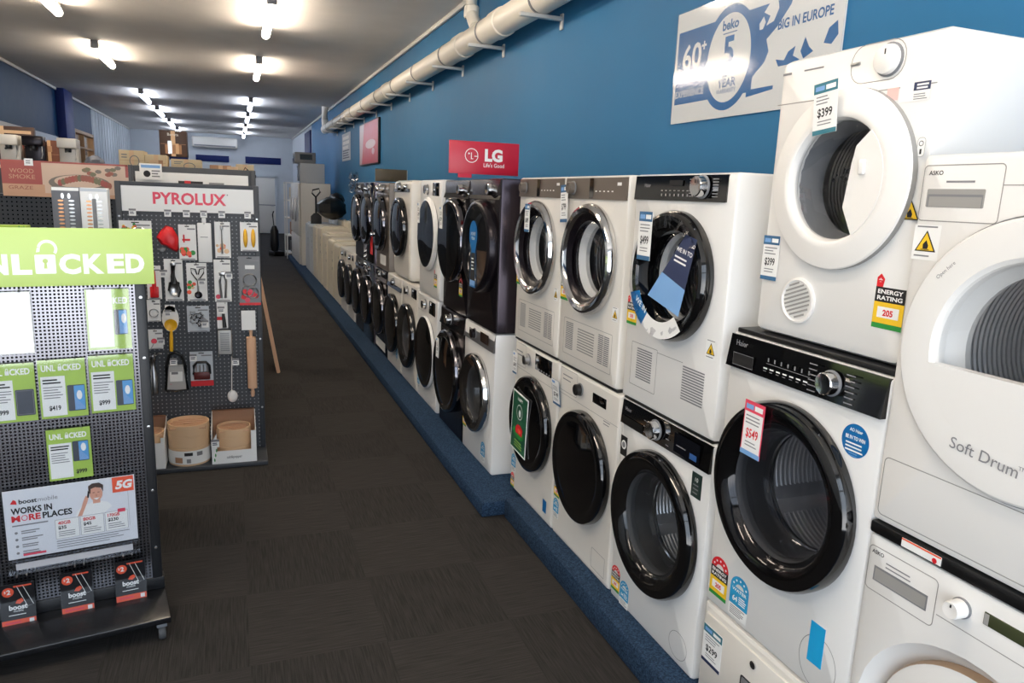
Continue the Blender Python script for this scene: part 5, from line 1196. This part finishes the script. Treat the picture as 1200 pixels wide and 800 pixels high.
# low display counter hidden behind the phone stand, with knife sets on top
ct_ = root('display_counter', (-.95, 3.72, 0), 0, 'low dark counter behind the phone stand carrying the knife boxes', 'counter')
MB().box(-.5, .5, -.2, .3, .06, 1.42, STANDG, .006).build('body', ct_); MB().box(-.48, .48, -.17, .28, 0, .06, BLACKM).build('plinth', ct_); MB().box(-.52, .52, -.22, .32, 1.42, 1.45, STANDG, .004).build('counter_top', ct_)
for x, m_, lab in ((-.665, M('box_grey', (96, 98, 104), .45), 'grey cutlery box with copper and silver spoons on it'), (-.56, PAPER, 'white cutlery box with a fan of spoons on it')):
    b = MB().box(-.052, .052, 0, .07, 0, .215, m_, .003); b.rect(-.05, .05, .2, .213, -.0006, PAPER if m_ is not PAPER else GREYW)
    for s_ in (-1, 1):
        for i in range(9): b.poly(ell(s_ * .02, .03 + i * .016, .011, .004, 10), -.0007, STEEL if s_ > 0 else (M('copper', (196, 140, 100), .3, .8)))
        b.poly(ell(s_ * .012, .178, .006, .012, 10), -.0007, STEEL)
    b.rect(-.008, .008, .02, .17, -.0005, GPLAST)
    tag(b.build('cutlery_box', None, (x, 3.6, 1.45), 0), lab, 'box', 'cutlery boxes behind the phone stand')
b = MB().box(-.1, .07, 0, .06, 0, .05, M('green_box', (152, 184, 46), .5), .003); b.rect(-.09, .02, .004, .03, -.0006, TEAL); b.rect(.04, .043, .0, .05, -.0006, GRN); b.rect(.058, .06, 0, .05, -.0006, GRN)
tag(b.build('green_box', None, (-.885, 3.6, 1.45), 0), 'small lime green box showing above the lime padlock sign', 'box')
b = MB(); lump(b, 0, 0, .02, .055, .05, .022, GREYW, 9); tag(b.build('cloth_bundle', None, (-.755, 3.62, 1.45), 0), 'pale cloth bundle beside the lime green box', 'cloth')

# ---- third island of boxes
st5 = root('display_stand', (-.48, 8.2, 0), 0, 'long charcoal island whose top carries pale cartons', 'display stand')
MB().box(-.62, .66, -.3, .5, .06, 1.78, STANDG, .006).build('body', st5); MB().box(-.64, .68, -.32, .52, 0, .06, BLACKM).build('base', st5); MB().box(-.66, .7, -.34, .54, 1.78, 1.81, STANDG, .004).build('top', st5)
def carton(x, y, z, w, d, h, m_, lab, pic=None, rz=0., nm='carton', g='pale cartons on the charcoal island'):
    b = MB().box(-w / 2, w / 2, 0, d, 0, h, m_, .004); b.rect(-w / 2 + .01, w / 2 - .01, h * .47, h * .485, -.0006, CARD); b.rect(-.02, .02, 0, h, -.0004, BAMB)
    if pic: pic(b, w, h, -.0008)
    return tag(b.build(nm, None, (x, y, z), rz), lab, 'box', g)
def p_oval(b, w, h, y): b.frame(ell(w * .1, h * .45, w * .2, h * .3, 20), y, GPLAST, .008); b.bars(-w * .4, -w * .1, h * .8, 2, h * .14, h * .06, y, GPLAST)
def p_arch(b, w, h, y): b.frame([(-w * .2, h * .1), (0, h * .75), (w * .3, h * .3), (w * .1, h * .5)], y, INK, .012)
carton(-.9, 8.0, 1.81, .22, .3, .18, KRAFT, 'tall pale carton at the left end of the island top', p_oval)
carton(-.69, 8.0, 1.81, .19, .3, .15, KRAFT, 'second pale carton along the island top, with square marks', lambda b, w, h, y: (b.rect(-.06, -.02, .03, .1, y, BAMB), b.rect(.02, .06, .03, .1, y, CARD)))
carton(-.42, 7.95, 1.81, .27, .3, .12, KRAFT, 'wide pale carton with an oval drawing, below the dark brown box', p_oval)
carton(-.11, 8.0, 1.81, .2, .3, .08, CARD, 'low brown carton right of the oval drawing one')
carton(.0, 7.92, 1.81, .1, .06, .07, BAMB, 'small tan carton in the gap on the island top')
carton(.12, 8.0, 1.81, .17, .3, .10, KRAFT, 'pale carton with a black line drawing at the right end', p_arch)
def p_cof(b, w, h, y):
    b.text('Barista', 0, h * .8, h * .1, y, PAPER, width=w * .4); b.rect(-w * .3, w * .3, h * .1, h * .45, y, CARD); b.rect(-w * .2, -w * .05, h * .1, h * .6, y - .0003, STEEL); b.rect(.02, w * .2, h * .1, h * .5, y - .0003, BAMB)
carton(-.545, 8.22, 1.96, .25, .2, .25, DARKBRN, 'dark brown picture box standing high on the pale cartons', p_cof)

# ---- shelves along the left with coffee machines
st6 = root('shelf_unit', (-2.35, 9.0, 0), 0, 'long dark shelf unit carrying the coffee machine display at the far left', 'shelf')
MB().box(-.75, 1.0, -.25, .35, .06, 1.78, STANDG, .006).build('body', st6); MB().box(-.76, 1.02, -.27, .37, 1.78, 1.81, KRAFT, .004).build('top', st6)
def p_menu(b, w, h, y):
    b.rect(-w * .45, w * .45, h * .82, h * .9, y, BAMB); b.rect(-w * .4, 0, h * .3, h * .7, y, CARD); b.poly(ell(.1, h * .5, w * .15, h * .2, 16), y, BOARDR)
carton(-2.22, 9.15, 1.81, .58, .06, .4, DARKBRN, 'large dark brown coffee picture board at the far left', p_menu, nm='picture_board', g='goods on the far left shelf')
carton(-1.81, 9.15, 1.81, .22, .06, .28, M('rust_board', (112, 62, 40), .5), 'smaller rust brown picture board right of the large coffee one', lambda b, w, h, y: (b.rect(-.05, .02, .0, .2, y, BAMB), b.rect(-.06, .03, .16, .22, y - .0003, BOARDT), b.rect(-.11, .11, 0, .05, y, HERB)), nm='picture_board', g='goods on the far left shelf')
def coffee(x, y, m_, lab):
    r = root('coffee_machine', (x, y, 1.81), 0, lab, 'coffee machine', 'goods on the far left shelf')
    MB().box(-.09, .09, .1, .22, 0, .3, m_, .012).build('body', r); MB().box(-.09, .09, 0, .12, .2, .3, m_, .012).build('brew_head', r); MB().box(-.09, .09, 0, .14, 0, .035, GPLAST, .006).build('drip_tray', r)
    MB().tube([(0, .06, .2), (0, .06, .16)], .03, BLACKM, 14).tube([(0, .05, .17), (0, -.06, .16)], .01, BLACKM, 8).build('portafilter', r)
    MB().tube([(.075, .03, .22), (.08, .02, .12), (.075, .0, .08)], .006, STEEL, 8).build('steam_wand', r)
coffee(-2.1, 8.8, WHITE2, 'white coffee machine in front of the large coffee picture board'); coffee(-1.88, 8.78, DKSTEEL, 'dark coffee machine between the two brown picture boards'); coffee(-1.6, 8.9, GALV, 'grey coffee machine at the right end of the far left shelf')
carton(-2.3, 8.75, 1.81, .16, .2, .12, KRAFT, 'pale carton at the foot of the large coffee picture board', g='goods on the far left shelf')
b = MB(); lump(b, 0, 0, .07, .09, .07, .07, M('grey_bundle', (92, 98, 112), .5), 21); tag(b.build('wrapped_bundle', None, (-1.36, 8.95, 1.81), 0), 'grey wrapped bundle at the end of the far left shelf', 'bundle', 'goods on the far left shelf')

# ------------------------------------------------------------------ light
wd = bpy.data.worlds.new('street_daylight'); scn.world = wd; wd.use_nodes = True
nt = wd.node_tree; bg = nt.nodes['Background']; L = nt.links.new
tc = nt.nodes.new('ShaderNodeTexCoord'); sp = nt.nodes.new('ShaderNodeSeparateXYZ'); L(tc.outputs['Generated'], sp.inputs[0])
rp = nt.nodes.new('ShaderNodeValToRGB'); mr = nt.nodes.new('ShaderNodeMapRange'); mr.inputs['From Min'].default_value = -.4; mr.inputs['From Max'].default_value = .6; L(sp.outputs['Z'], mr.inputs['Value']); L(mr.outputs['Result'], rp.inputs['Fac'])
e = rp.color_ramp.elements; e[0].position = .3; e[0].color = (1.22, 1.24, 1.26, 1); e[1].position = .5; e[1].color = (.60, .69, .80, 1)
L(rp.outputs['Color'], bg.inputs['Color']); bg.inputs['Strength'].default_value = 4.3
pl = bpy.data.lights.new('shopfront_daylight', 'AREA'); pl.shape = 'RECTANGLE'; pl.size = 4.9; pl.size_y = 3.0; pl.cycles.is_portal = True
po_ = bpy.data.objects.new('shopfront_daylight', pl); COL.objects.link(po_); po_.location = ((XL + XR) / 2, YF - .2, 1.7); po_.rotation_euler = (PI / 2, 0, 0)

# ------------------------------------------------------------------ camera
f_, P0 = 850., (600., 400.)
Yv = Vector((-327, -183, f_)).normalized(); Dv = Vector((-170, (f_ * f_ + 327 * 170) / 183., f_)).normalized()
Xv = Dv.cross(Yv).normalized(); Dv = Yv.cross(Xv)
# rows: world axes seen by the camera (x right, y down, z forward)
R3 = Matrix((Xv, Yv, -Dv))
right, down, fwd = R3.col[0], R3.col[1], R3.col[2]
cam = bpy.data.cameras.new('camera'); co = bpy.data.objects.new('camera', cam); COL.objects.link(co)
mt = Matrix.Identity(4)
for i in range(3): mt[i][0] = right[i]; mt[i][1] = -down[i]; mt[i][2] = -fwd[i]
mt[0][3], mt[1][3], mt[2][3] = 0, 0, 1.7
co.matrix_world = mt
cam.sensor_width = 36; cam.sensor_fit = 'HORIZONTAL'; cam.lens = f_ / 1200 * 36; cam.clip_start = .02; cam.clip_end = 200
scn.camera = co
vs = scn.view_settings; vs.view_transform = 'Standard'; vs.look = 'None'; vs.gamma = 1; vs.exposure = 0.1; vs.use_curve_mapping = False
scn.cycles.max_bounces = 8; scn.cycles.transparent_max_bounces = 16; scn.cycles.sample_clamp_indirect = 6; scn.cycles.use_denoising = True
